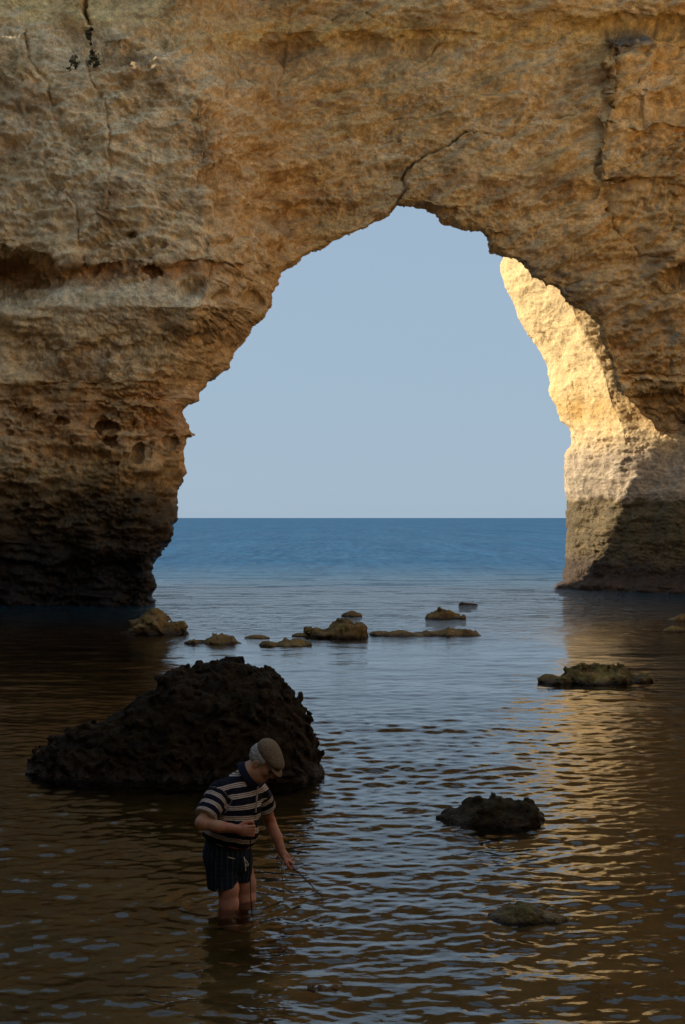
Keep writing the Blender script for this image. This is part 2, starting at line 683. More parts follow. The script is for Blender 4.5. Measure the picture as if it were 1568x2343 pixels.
kb = np.array(list(KEY.values()), float)
wt = [0]
for a in range(len(ks) - 1):
    wt.append(wt[-1] + 0.5 * (seg[ks[a + 1]] - seg[ks[a]]) + 0.5 * np.linalg.norm(kb[a + 1] - kb[a]))
NU = 1250
tu = np.linspace(0, wt[-1], NU)
su = np.interp(tu, wt, seg[ks])
Bx = np.interp(tu, wt, kb[:, 0])
By = np.interp(tu, wt, kb[:, 1])
Ox = np.interp(su, seg, OUT[:, 0])
Oy = np.interp(su, seg, OUT[:, 1])
# uneven edge finer than the measured outline
q = np.stack([Ox * 0.05, Oy * 0.05, Ox * 0], -1)
Ox = Ox + 2.2 * fbm(q, 1.0, 3, 0.6, 4.0)
Oy = Oy + 2.2 * fbm(q, 1.0, 3, 0.6, 40.0)


def smooth1(a, k):
    p = np.pad(a, k, mode='edge')
    w = np.hanning(2 * k + 1)
    return np.convolve(p, w / w.sum(), 'valid')


Sx, Sy = smooth1(Ox, 45), smooth1(Oy, 45)
O = np.stack([Ox, Oy], -1)
S = np.stack([Sx, Sy], -1)
B = np.stack([Bx, By], -1)


def corner_x(y):
    return np.interp(y, [-200, 0, 60, 200, 290, 450, 600, 700, 800, 945, 1100, 1450],
                     [380, 395, 415, 470, 500, 508, 532, 495, 410, 340, 300, 290])


def depth(x, y):
    """distance of the arch's face from the viewpoint, in metres"""
    xc = corner_x(y) + 22 * pn(np.stack([y * 0.012, y * 0, y * 0], -1), 1.0, 3.3).reshape(np.shape(y))
    amp = np.interp(y, [-200, 500, 700, 850, 1000, 1450], [6.0, 6.2, 5.2, 3.5, 1.4, 0.8])
    amp = amp + (6.2 - amp) * ss(800, 1100, x)
    D = 41.8 + amp * (ss(-50, 220, x - xc) * 0.85 + 0.15 * ss(0, 500, x - xc))
    D = D + 1.6 * ss(900, 1500, x)
    # left buttress: leans back upwards, hollow under a ledge, smooth bulge, undercut foot
    left = 1 - ss(-60, 60, x - xc)
    D = D + left * np.interp(y, [-200, 0, 60, 150, 400, 600, 615, 650, 700, 760, 800, 870, 950, 1100, 1250, 1300, 1400],
                             [1.5, 1.1, 0.9, 0.15, 0.0, -0.12, 0.18, 0.08, -0.3, 0.05, 0.38, 0.15, 0.3, 0.15, 0.2, 0.55, 0.4])
    # the lintel: hangs out over the opening at the upper right
    mid = ss(-40, 120, x - xc)
    D = D + mid * np.interp(y, [-200, 0, 70, 110, 190, 400, 600, 1000], [-0.6, -0.4, -0.2, 0.35, 0.0, -0.1, 0.2, 0.4])
    # outcrop block at the upper right, with the recesses beside it
    bw = 16 * fbm(np.stack([x * 0.03, y * 0.03, x * 0], -1), 1.0, 3, 0.6, 171.0).reshape(np.shape(x))
    blk = ss(1385, 1402, x + bw) * (1 - ss(1480, 1540, x + bw)) * ss(68, 84, y + 0.7 * bw) * (1 - ss(170, 330, y))
    D = D - 0.75 * blk - 0.5 * np.exp(-((x - 268) / 42.0) ** 2 - ((y - 78) / 24.0) ** 2)  # second term: a knob added on the left buttress to catch the sun
    D = D - 0.45 * ss(1362, 1375, x) * ss(255, 265, y) * (1 - ss(400, 470, y))
    D = D + 0.5 * np.exp(-((y - 62 - 0.02 * (x - 1200)) / 26.0) ** 2) * ss(1050, 1150, x)
    D = D + 1.3 * ss(850, 1000, y) * ss(1400, 1480, x)
    # the dark hollow at the far left and other weathered holes
    q = np.stack([x * 0.022, y * 0.022, x * 0], -1)
    wx = 20 * fbm(q, 1.0, 3, 0.6, 51.7).reshape(np.shape(x))
    wy = 14 * fbm(q, 1.0, 3, 0.6, 71.7).reshape(np.shape(x))
    for hx, hy, rx, ry, d in ((40, 640, 90, 42, 1.6), (-60, 640, 120, 60, 1.6), (225, 612, 30, 14, 0.35), (345, 624, 20, 15, 0.5), (442, 655, 13, 9, 0.8),
                              (140, 800, 9, 9, 0.5), (105, 795, 8, 8, 0.4), (240, 985, 15, 11, 0.5), (145, 955, 18, 14, 0.35),
                              (252, 1012, 9, 15, 0.5), (312, 1032, 7, 18, 0.4), (230, 487, 10, 8, 0.5), (288, 530, 8, 7, 0.5),
                              (1548, 628, 34, 14, 0.9), (400, 1010, 9, 7, 0.25), (590, 690, 22, 16, 0.4), (20, 770, 40, 18, 0.3),
                              (1120, 548, 40, 10, 0.3), (990, 485, 34, 8, 0.5), (70, 960, 14, 12, 0.25), (190, 600, 14, 9, 0.35)):
        e = ((x + wx - hx) / rx) ** 2 + ((y + wy - hy) / ry) ** 2
        D = D + d * np.exp(-e ** 1.6)
    return D


def seg_dist(x, y, pts, signed=False):
    best = np.full(np.shape(x), 1e9)
    side = np.ones(np.shape(x))
    for (ax, ay), (bx, by) in zip(pts[:-1], pts[1:]):
        vx, vy = bx - ax, by - ay
        t = np.clip(((x - ax) * vx + (y - ay) * vy) / (vx * vx + vy * vy), 0, 1)
        r = np.hypot(x - ax - t * vx, y - ay - t * vy)
        if signed:
            side = np.where(r < best, np.sign((x - ax) * vy - (y - ay) * vx), side)
        best = np.minimum(best, r)
    return (best, side) if signed else best


CRACKS = [([(905, 472), (930, 435), (931, 400), (935, 382), (965, 360), (1000, 340), (1040, 318), (1072, 292), (1110, 298), (1160, 305)], 2.2, 0.34),
          ([(784, 250), (870, 252), (960, 258), (1070, 252), (1200, 262), (1300, 258), (1370, 255)], 1.9, 0.12),
          ([(1385, 85), (1408, 110), (1411, 160), (1407, 205), (1404, 235)], 3.4, 0.45),
          ([(1372, 262), (1366, 300), (1375, 330), (1365, 365), (1366, 405), (1380, 425), (1440, 430)], 3.0, 0.3),
          ([(1398, 470), (1405, 505), (1422, 535), (1450, 550), (1470, 580), (1540, 595)], 2.4, 0.25),
          ([(190, -20), (192, 30), (200, 50)], 3.0, 0.4),
          ([(665, -10), (660, 60), (650, 120), (640, 260), (645, 330)], 3.0, 0.10),
          ([(198, 120), (205, 180), (240, 230), (250, 300), (250, 480)], 2.0, 0.14),
          ([(55, 60), (62, 130), (110, 190), (118, 260)], 2.4, 0.16),
          ([(100, 330), (102, 400), (175, 470), (180, 560)], 2.6, 0.16),
          ([(920, 110), (970, 130), (1020, 90)], 1.8, 0.1), ([(700, 20), (760, 40), (830, 20), (900, 60), (960, 50)], 1.8, 0.1),
          ([(1000, 495), (1060, 560), (1120, 600), (1200, 620)], 1.6, 0.1),
          ([(1240, 690), (1330, 640), (1480, 660), (1600, 640)], 1.8, 0.12), ([(1530, 870), (1540, 820), (1600, 790)], 2.2, 0.15),
          ([(0, 592), (90, 596), (190, 588), (300, 598), (420, 606), (540, 610)], 2.6, 0.14),
          ([(130, 795), (250, 800), (380, 792), (430, 800)], 2.4, 0.08)]


def cracks(x, y):
    q = np.stack([x * 0.03, y * 0.03, x * 0], -1)
    wx = 5 * fbm(q, 1.0, 4, 0.6, 1.7).reshape(x.shape)
    wy = 5 * fbm(q, 1.0, 4, 0.65, 31.7).reshape(x.shape)
    op = np.clip(0.55 + 0.9 * fbm(q, 0.8, 3, 0.6, 61.7).reshape(x.shape), 0.6, 1.3)
    d = np.zeros_like(x)
    lip = np.zeros_like(x)
    X_, Y_ = x + wx, y + wy
    for pts, w, a in CRACKS:
        r, side = seg_dist(X_, Y_, pts, True)
        d = np.maximum(d, 1.5 * a * op * np.exp(-(r / (w * (0.6 + 0.5 * op))) ** 2))
        lip = lip + 0.28 * a * side * np.exp(-(r / 22.0)) * ss(0, 3.0, r)
    return d + lip


def rough_map(x, y):
    """how broken the face is: 0 smooth, 1 very rough"""
    xc = corner_x(y)
    left = 1 - ss(-30, 40, x - xc)
    r = 0.62 + 0.36 * left
    r = r - 0.75 * left * ss(635, 660, y) * (1 - ss(760, 800, y)) * ss(60, 130, x)
    r = r - 0.75 * left * (1 - ss(45, 70, y))
    r = r - 0.25 * (1 - left) * (1 - ss(60, 150, y)) * (1 - ss(1050, 1180, x))
    r = r + 0.35 * ss(1380, 1450, x) * ss(240, 300, y)
    r = r + 0.3 * ss(830, 900, y)
    return np.clip(r, 0.12, 1.2)


def rock_disp(P, rgh, amp=1.0, slab=1.0):
    """outward displacement in metres at world points"""
    sh = rgh.shape
    p = P.reshape(-1, 3).astype(np.float32)
    r = rgh.ravel()
    patch = np.clip(0.55 + 1.0 * fbm(p * np.array([1, 1, 1.6]), 0.55, 3, 0.55, 61.0), 0.08, 1.5)     # worn smooth here, crumbling there
    rp = r * patch
    d = 0.30 * fbm(p, 0.28, 2, 0.5, 2.0)
    d += (0.10 + 0.16 * r) * fbm(p * np.array([1, 1, 1.5]), 0.9, 3, 0.5, 11.0)
    # slabs and fissures that climb to the right across the span
    rot = np.stack([p[:, 0] * 0.86 + p[:, 2] * 0.5, p[:, 1], (-p[:, 0] * 0.5 + p[:, 2] * 0.86)], -1)
    wv = slab * ss(-7.0, -2.0, p[:, 0])
    d -= 0.20 * wv * np.clip(fbm(rot * np.array([0.22, 0.5, 0.9]), 1.0, 3, 0.55, 151.0, ridge=True), -0.2, 1.4)
    d += 0.10 * wv * fbm(rot * np.array([0.5, 0.8, 2.4]), 1.0, 3, 0.6, 161.0)
    # bedding: ledges that follow the layers
    z = p[:, 2] + 0.35 * fbm(p, 0.25, 2, 0.5, 5.0) + 0.05 * p[:, 0] + 0.05 * pn(p, 1.7, 15.0)
    lay = z / 0.83
    fr = lay - np.floor(lay)
    step = np.where(fr < 0.82, fr / 0.82, (1 - fr) / 0.18)
    d += 0.26 * r * (step - 0.5) * np.clip(0.35 + 1.2 * fbm(p, 0.45, 2, 0.5, 8.0), 0, 1.3)
    lay2 = z / 0.27 + 0.3
    fr = lay2 - np.floor(lay2)
    d += 0.10 * r * (np.where(fr < 0.75, fr / 0.75, (1 - fr) / 0.25) - 0.5) * np.clip(0.3 + 1.2 * fbm(p, 1.1, 2, 0.5, 28.0), 0, 1.3)
    # rounded crumbs with creases between them
    d -= (0.01 + 0.12 * rp) * fbm(p * np.array([1, 1, 1.9]), 2.1, 3, 0.62, 21.0, ridge=True)
    d -= (0.012 + 0.045 * rp) * fbm(p * np.array([1, 1, 1.7]), 6.0, 2, 0.65, 33.0, ridge=True)
    d += 0.020 * fbm(p, 9.0, 2, 0.6, 39.0)
    d += (0.015 + 0.03 * r) * fbm(p * np.array([0.4, 0.4, 4.5]), 1.0, 3, 0.65, 43.0)     # thin beds
    # pits
    w, wid = worley(p * np.array([1, 1, 1.35]), 2.2, 3.0)
    d -= 0.30 * r * (wid > 0.70) * (patch > 0.35) * np.clip(1 - w / (0.13 + 0.18 * (wid - 0.70) / 0.30), 0, 1) ** 0.6
    w, wid = worley(p * np.array([1, 1, 1.3]), 5.5, 13.0)
    d -= 0.13 * rp * (wid > 0.62) * np.clip(1 - w / 0.33, 0, 1) ** 0.7
    return (d * amp).reshape(sh)


def rock_colour(P, x, y, right_base=False):
    """albedo of the stone (colour that stays with the stone) and wetness"""
    p = P.reshape(-1, 3).astype(np.float32)
    X_, Y_ = x.ravel(), y.ravel()
    z = p[:, 2]
    xc = corner_x(Y_)
    n1 = fbm(p, 0.22, 3, 0.55, 71.0)
    left = 1 - ss(-150, 190, X_ - xc + 70 * fbm(p, 0.9, 3, 0.6, 131.0))
    n2 = fbm(p * np.array([1, 1, 2.2]), 0.7, 4, 0.6, 81.0)
    n3 = fbm(p, 2.4, 3, 0.6, 91.0)

    def lerp(a, b, f):
        return a + (np.asarray(b) - a) * np.clip(f, 0, 1)[:, None]
    c = np.repeat(np.array([[0.60, 0.385, 0.150]]), len(p), 0)
    c = lerp(c, (0.60, 0.33, 0.105), 0.55 * ss(-0.3, 0.6, n1))
    c = lerp(c, (0.56, 0.40, 0.20), 0.55 * ss(-0.1, 0.7, -n1))
    # pale limestone of the left buttress
    c = lerp(c, (0.82, 0.61, 0.34), left * (0.7 + 0.4 * n2) * (1 - ss(820, 900, Y_)))
    c = lerp(c, (0.74, 0.58, 0.34), left * ss(636, 660, Y_ + 8 * n3) * (1 - ss(690, 740, Y_ + 10 * n2)) * ss(70, 150, X_) * 0.8)
    c = lerp(c, (0.74, 0.52, 0.21), left * (1 - ss(40, 62, Y_)) * 0.9)
    # orange flank beside the buttress and rusty seam above the smooth bulge
    c = lerp(c, (0.58, 0.30, 0.095), (1 - left) * (1 - ss(650, 760, X_)) * 0.4)
    c = lerp(c, (0.52, 0.25, 0.085), left * np.exp(-((Y_ - 618) / 22.0) ** 2) * 0.8)
    c = lerp(c, (0.47, 0.24, 0.09), ss(850, 920, Y_) * (1 - ss(1000, 1080, Y_)) * (X_ < 700) * 0.7)
    # yellow seams high up and on the right
    c = lerp(c, (0.66, 0.42, 0.13), np.exp(-((Y_ - 95 + 0.02 * X_) / 34.0) ** 2) * (1 - left) * 0.8)
    c = lerp(c, (0.60, 0.37, 0.11), np.exp(-((Y_ - 878) / 9.0) ** 2) * ss(1380, 1420, X_) * 0.8)
    c = lerp(c, (0.57, 0.38, 0.15), ss(1535, 1545, X_) * ss(795, 805, Y_) * (1 - ss(866, 872, Y_)) * 0.8)
    # blotches: leached pale stone, iron-brown stone
    n5 = fbm(p * np.array([1, 1, 1.5]), 0.42, 4, 0.6, 101.0)
    n6 = fbm(p * np.array([1, 1, 1.8]), 1.3, 3, 0.6, 111.0)
    c = lerp(c, (0.72, 0.54, 0.30), ss(0.1, 0.9, n5 + 0.3 * n6) * 0.6)
    c = lerp(c, (0.30, 0.175, 0.075), ss(0.1, 0.9, -n5 + 0.4 * n6) * 0.6)
    c = lerp(c, (0.52, 0.24, 0.075), ss(0.25, 0.9, n6 - 0.3 * n2) * 0.3)
    # grey lichen and manganese stains; the block's dark cap; a darker lower right lintel edge
    c = lerp(c, (0.19, 0.15, 0.095), ss(0.15, 0.75, n2 + 0.5 * n3) * (0.30 + 0.25 * ss(1050, 1250, X_) * ss(450, 560, Y_)))
    c = lerp(c, (0.40, 0.30, 0.19), ss(0.2, 0.9, n3) * 0.35)
    c = lerp(c, (0.13, 0.115, 0.09), ss(1378, 1396, X_ + 8 * n3) * (1 - ss(1485, 1520, X_ + 14 * n3)) * ss(60, 72, Y_) * (1 - ss(92, 118, Y_ + 16 * n3)) * 0.85)
    c = lerp(c, (0.20, 0.165, 0.11), ss(1150, 1250, X_) * np.exp(-((Y_ - (600 + 0.42 * (X_ - 1150))) / 60.0) ** 2) * 0.6 * (0.7 + n3))
    # pale salt band over the tide line on the right, then algae, then black crust at the water
    rt = ss(1150, 1250, X_)
    c = lerp(c, (0.36, 0.295, 0.21), rt * ss(7.0, 4.6, z) * 0.8 if False else rt * (1 - ss(4.6, 7.0, z + 0.5 * n2)) * 0.75)
    edge = z + 0.06 * n3 + 0.10 * n2
    tl = 3.25
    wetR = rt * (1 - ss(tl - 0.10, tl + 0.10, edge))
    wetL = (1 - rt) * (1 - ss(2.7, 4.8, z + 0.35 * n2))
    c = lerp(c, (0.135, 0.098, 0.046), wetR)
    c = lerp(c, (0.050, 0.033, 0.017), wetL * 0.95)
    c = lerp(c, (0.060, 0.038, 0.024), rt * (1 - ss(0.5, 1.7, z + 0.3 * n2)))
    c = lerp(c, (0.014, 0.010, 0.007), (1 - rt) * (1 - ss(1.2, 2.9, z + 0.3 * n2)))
    n4 = fbm(p * np.array([1, 1, 1.8]), 6.5, 2, 0.6, 55.0)
    n7 = fbm(p * np.array([0.35, 0.35, 5.0]) + 0.25 * np.stack([n3, n3, n3], -1), 1.0, 3, 0.65, 141.0)
    c = c * (1 + 0.16 * n7)[:, None]
    c = c * np.clip(1 + 0.20 * n3 + 0.20 * n2 + 0.24 * n4, 0.35, 1.7)[:, None]
    dry = np.array([1.01, 1.07, 1.21])
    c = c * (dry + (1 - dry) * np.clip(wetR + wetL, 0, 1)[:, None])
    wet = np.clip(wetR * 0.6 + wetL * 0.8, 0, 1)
    return np.clip(c, 0.008, 0.85), wet


NF, NJ, NB = 300, 56, 16
sv = np.linspace(1, 0, NF)[:, None]
FX = (S + 0)[None, :, 0] * (1 - sv) + B[None, :, 0] * sv
FY = S[None, :, 1] * (1 - sv) + B[None, :, 1] * sv
blen = np.linalg.norm(B - S, axis=1)[None, :]
dk = np.exp(-(sv * blen / 38.0))
FX = FX + (O - S)[None, :, 0] * dk
FY = FY + (O - S)[None, :, 1] * dk
FD = depth(FX, FY)
FD = FD + 0.55 * np.exp(-(sv * blen / 9.0))
frontP = W(FX, FY, FD)
# the thickness of the arch: the opening runs back, then the rear face
Oe = O
dirs = (B - S) / np.linalg.norm(B - S, axis=1, keepdims=True)
Ye = FD[-1]
zz = CAMZ + (HY - Oy) / F * 50
Yback = np.where(Ox < 784, np.interp(zz, [0, 6, 9, 11, 13, 20], [55.2, 54.7, 53.5, 53.5, 53.6, 53.2]), 53.2)
Yback = np.where(Ox > 1100, 51.6, Yback)
Yback = smooth1(Yback, 60)
tj = (np.arange(1, NJ + 1) / NJ)[:, None]
push = 4 + 46 * tj ** 1.2
JX = Oe[None, :, 0] + dirs[None, :, 0] * push * np.minimum(1, tj * 6)
JY = Oe[None, :, 1] + dirs[None, :, 1] * push * np.minimum(1, tj * 6)
JD = Ye[None, :] + (Yback - Ye)[None, :] * tj
jambP = W(JX, JY, JD)
tb = (np.arange(1, NB + 1) / NB)[:, None]
KX = JX[-1][None] * (1 - tb) + B[None, :, 0] * tb
KY = JY[-1][None] * (1 - tb) + B[None, :, 1] * tb
backP = W(KX, KY, np.repeat(Yback[None], NB, 0) + 0.5)
PX = np.concatenate([FX, JX, KX])
PY = np.concatenate([FY, JY, KY])
P = np.concatenate([frontP, jambP, backP])
N = grid_normals(blur(blur(P, 6, 0), 6, 1))
if N[NF // 2, NU // 2, 1] > 0:
    N = -N
rg = rough_map(PX, PY)
rg[NF:] = np.maximum(rg[NF:], 0.5)
ampm = np.ones_like(PX)
edge_d = np.concatenate([sv * blen, np.zeros((NJ, 1)) + 0 * blen, np.zeros((NB, 1)) + 0 * blen])
ampm = 0.55 + 0.45 * ss(0, 60, edge_d)
D = rock_disp(P, rg) * ampm
P = P + N * D[..., None]
P[:NF, :, 1] += cracks(FX, FY)
P = np.concatenate([P, P[:1]])
PX = np.concatenate([PX, PX[:1]])
PY = np.concatenate([PY, PY[:1]])
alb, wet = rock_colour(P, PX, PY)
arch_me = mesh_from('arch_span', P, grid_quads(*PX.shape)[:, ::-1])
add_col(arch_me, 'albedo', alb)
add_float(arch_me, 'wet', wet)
arch = empty('rock_arch', (0, 46, 0))
tag(arch, 'huge tan sandstone sea arch with dark wet feet, spanning the whole picture', 'rock arch')


def link_at(name, me, mat, parent):
    o = link(name, me, mat, parent)
    o.matrix_parent_inverse.identity()
    o.location = -parent.location
    return o


link_at('arch_span', arch_me, M_cliff, arch)

# ---- the seaward wall behind the opening, the part the sun reaches
SIL = [(1290, 420), (1215, 500), (1165, 560), (1145, 596), (1143, 611), (1156, 653), (1172, 684), (1187, 730), (1210, 772), (1221, 786), (1233, 803),
       (1248, 830), (1256, 860), (1258, 906), (1275, 933), (1281, 964), (1304, 979), (1306, 990), (1305, 1018), (1290, 1037),
       (1289, 1064), (1290, 1106), (1296, 1144), (1294, 1213), (1294, 1259), (1294, 1290), (1285, 1317), (1287, 1328),
       (1268, 1338), (1262, 1348), (1255, 1400), (1255, 1450)]
SIL = np.array(SIL, float)
NR = 520
wy = np.linspace(430, 1448, NR)
xs_ = np.interp(wy, SIL[:, 1], SIL[:, 0])
q = np.stack([wy * 0.06, wy * 0, wy * 0], -1)
xs_ = xs_ + 2.0 * fbm(q, 1.0, 3, 0.6, 14.0)
Ysil = np.interp(wy, [430, 600, 800, 1000, 1340, 1450], [60.0, 58.5, 56.5, 54.6, 53.0, 52.6])
NCb, NCf = 26, 300
tf = np.linspace(0, 1, NCf)
cols = xs_[:, None] + (1960 - xs_)[:, None] * (tf ** 1.25)[None, :]
dx = cols - xs_[:, None]
dxe = np.clip(cols - smooth1(xs_, 40)[:, None], 0, None)
slope = np.interp(wy, [430, 1000, 1150, 1340, 1450], [0.019, 0.019, 0.017, 0.014, 0.012])[:, None]
WD = Ysil[:, None] - slope * np.minimum(dxe, 130) - 0.010 * np.clip(dxe - 130, 0, 190) * ss(990, 1160, wy)[:, None] - 0.004 * np.clip(dxe - 130, 0, None)
WD = WD + 0.5 * np.exp(-dx / 7.0)
WD = WD - 0.25 * ss(900, 985, wy)[:, None] * (1 - ss(1000, 1140, wy))[:, None] * np.ones_like(dx)     # the stone swells below the soft seam
WD = WD - 0.5 * ss(1322, 1340, wy)[:, None] * np.ones_like(dx)                # the crusted foot
fp = W(cols, np.repeat(wy[:, None], NCf, 1), WD)
tb = np.linspace(1, 0.03, NCb)
bcx = xs_[:, None] + 60 * tb[None, :]
bP = W(bcx, np.repeat(wy[:, None], NCb, 1), Ysil[:, None] + 0.5 + 9.0 * tb[None, :])
WX = np.concatenate([bcx, cols], 1)
WY = np.repeat(wy[:, None], WX.shape[1], 1)
P = np.concatenate([bP, fp], 1)
N = grid_normals(blur(blur(P, 5, 0), 5, 1))
if N[NR // 2, NCb + NCf // 2, 1] > 0:
    N = -N
rg = 0.20 + 0.45 * ss(890, 1060, WY) + 0.25 * ss(1330, 1345, WY) + 0.15 * (1 - ss(640, 720, WY))
D = rock_disp(P, rg, 0.6, 0.15) * (0.35 + 0.65 * ss(0, 50, np.abs(WX - xs_[:, None])))
qn = np.stack([WX * 0.05, WY * 0.05, WX * 0], -1)
wob = 5 * fbm(qn, 1.0, 3, 0.6, 2.7).reshape(WX.shape)
wob2 = np.clip(0.4 + fbm(qn, 0.8, 2, 0.6, 22.7).reshape(WX.shape), 0, 1)
for pts, w_, a_ in (([(1310, 870), (1312, 890), (1300, 930), (1296, 950)], 1.3, 0.16), ([(1350, 830), (1352, 860), (1345, 900)], 1.2, 0.10),
                    ([(1280, 925), (1302, 945)], 1.6, 0.16), ([(1225, 760), (1245, 765)], 2, 0.12), ([(1215, 775), (1222, 788)], 3, 0.12)):
    D -= a_ * wob2 * np.exp(-(seg_dist(WX + wob, WY + wob, pts) / w_) ** 2)
P = P + N * D[..., None]
alb, wet = rock_colour(P, WX, WY)
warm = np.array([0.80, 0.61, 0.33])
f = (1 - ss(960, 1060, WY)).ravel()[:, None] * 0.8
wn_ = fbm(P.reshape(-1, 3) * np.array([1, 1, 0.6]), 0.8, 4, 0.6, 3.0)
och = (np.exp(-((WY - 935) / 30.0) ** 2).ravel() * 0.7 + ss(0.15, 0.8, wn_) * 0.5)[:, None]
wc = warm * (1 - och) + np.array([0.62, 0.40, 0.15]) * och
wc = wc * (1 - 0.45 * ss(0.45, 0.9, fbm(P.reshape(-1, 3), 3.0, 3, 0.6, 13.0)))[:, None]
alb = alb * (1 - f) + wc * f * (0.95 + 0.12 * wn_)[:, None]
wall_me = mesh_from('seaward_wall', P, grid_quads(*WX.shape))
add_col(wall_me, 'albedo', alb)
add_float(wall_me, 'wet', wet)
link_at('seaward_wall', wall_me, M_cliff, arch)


# ---- unseen cliffs added round the cove to block its sun and sky
def unseen_cliff(name, path, hts, seed, lean=0.0):
    path = np.array(path, float)
    height = 10.0
    sg = np.concatenate([[0], np.cumsum(np.linalg.norm(np.diff(path, axis=0), axis=1))])
    nu = int(sg[-1] / 0.4)
    u = np.linspace(0, sg[-1], nu)
    bx, by = smooth1(np.interp(u, sg, path[:, 0]), 6), smooth1(np.interp(u, sg, path[:, 1]), 6)
    tx, ty = np.gradient(bx), np.gradient(by)
    ln = np.hypot(tx, ty)
    nx, ny = ty / ln, -tx / ln            # away from the cove
    prof = np.array([(0, -2), (0.1, 0), (0.3, 1.5), (0.2, 4), (0.9, 8), (1.4, height * 0.7), (2.6, height), (7, height + 0.8), (9, height), (9, -2)])
    pl = np.concatenate([[0], np.cumsum(np.linalg.norm(np.diff(prof, axis=0), axis=1))])
    nv = int(pl[-1] / 0.5)
    v = np.linspace(0, pl[-1], nv)
    pr, pz = np.interp(v, pl, prof[:, 0]), np.interp(v, pl, prof[:, 1])
    P = np.stack([bx[None] + nx[None] * pr[:, None], by[None] + ny[None] * pr[:, None], np.repeat(pz[:, None], nu, 1)], -1)
    hs_ = np.interp(u, sg, hts) / height
    P[..., 2] = np.where(P[..., 2] > 0, P[..., 2] * hs_[None], P[..., 2])
    P[..., :2] -= lean * np.clip(P[..., 2:3], 0, 7) * np.stack([nx, ny], -1)[None]
    N = grid_normals(P)
    sgn = np.sign((N[5, :, 0] * -nx + N[5, :, 1] * -ny).mean())
    N = N * sgn
    d = rock_disp(P, np.full(P.shape[:2], 0.9), 1.3, 0.0) + 0.8 * fbm(P.reshape(-1, 3), 0.1, 2, 0.5, seed).reshape(P.shape[:2])
    P = P + N * d[..., None]
    me = mesh_from(name, P, grid_quads(nv, nu)[:, ::-1 if sgn < 0 else 1])
    px = np.full(nu * nv, 300.0).reshape(nv, nu)
    py = 1185 - (P[..., 2] - 2.6) / 41 * F
    a, w = rock_colour(P, px, py)
    add_col(me, 'albedo', a)
    add_float(me, 'wet', w)
    return tag(link(name, me, M_cliff), kind='structure')


unseen_cliff('shade_cliff_left', [(-33, 56), (-32, 42), (-27, 30), (-16, 20), (-7.5, 12), (-5.5, 4), (-5.2, -3)], [29, 29, 27, 20, 14, 12, 12], 3.0, 0.1)  # unseen, set tall enough to keep the sun off the cove
unseen_cliff('shade_cliff_behind', [(-6.5, -2.6), (-2, -3.4), (3, -3.4), (8, -2.4)], [12, 12, 12, 12], 6.0, 0.3)  # unseen, added to cut the sky light on the man and near water
unseen_cliff('bounce_cliff_right', [(6.6, -4), (7.5, 4), (9.5, 12), (14, 20), (21, 32), (25, 54)], [12, 11, 11, 15, 21, 22], 8.0, 0.1)  # unseen, its far end raised to bounce warm sun onto the arch

print('setting', round(time.time() - T0, 1))


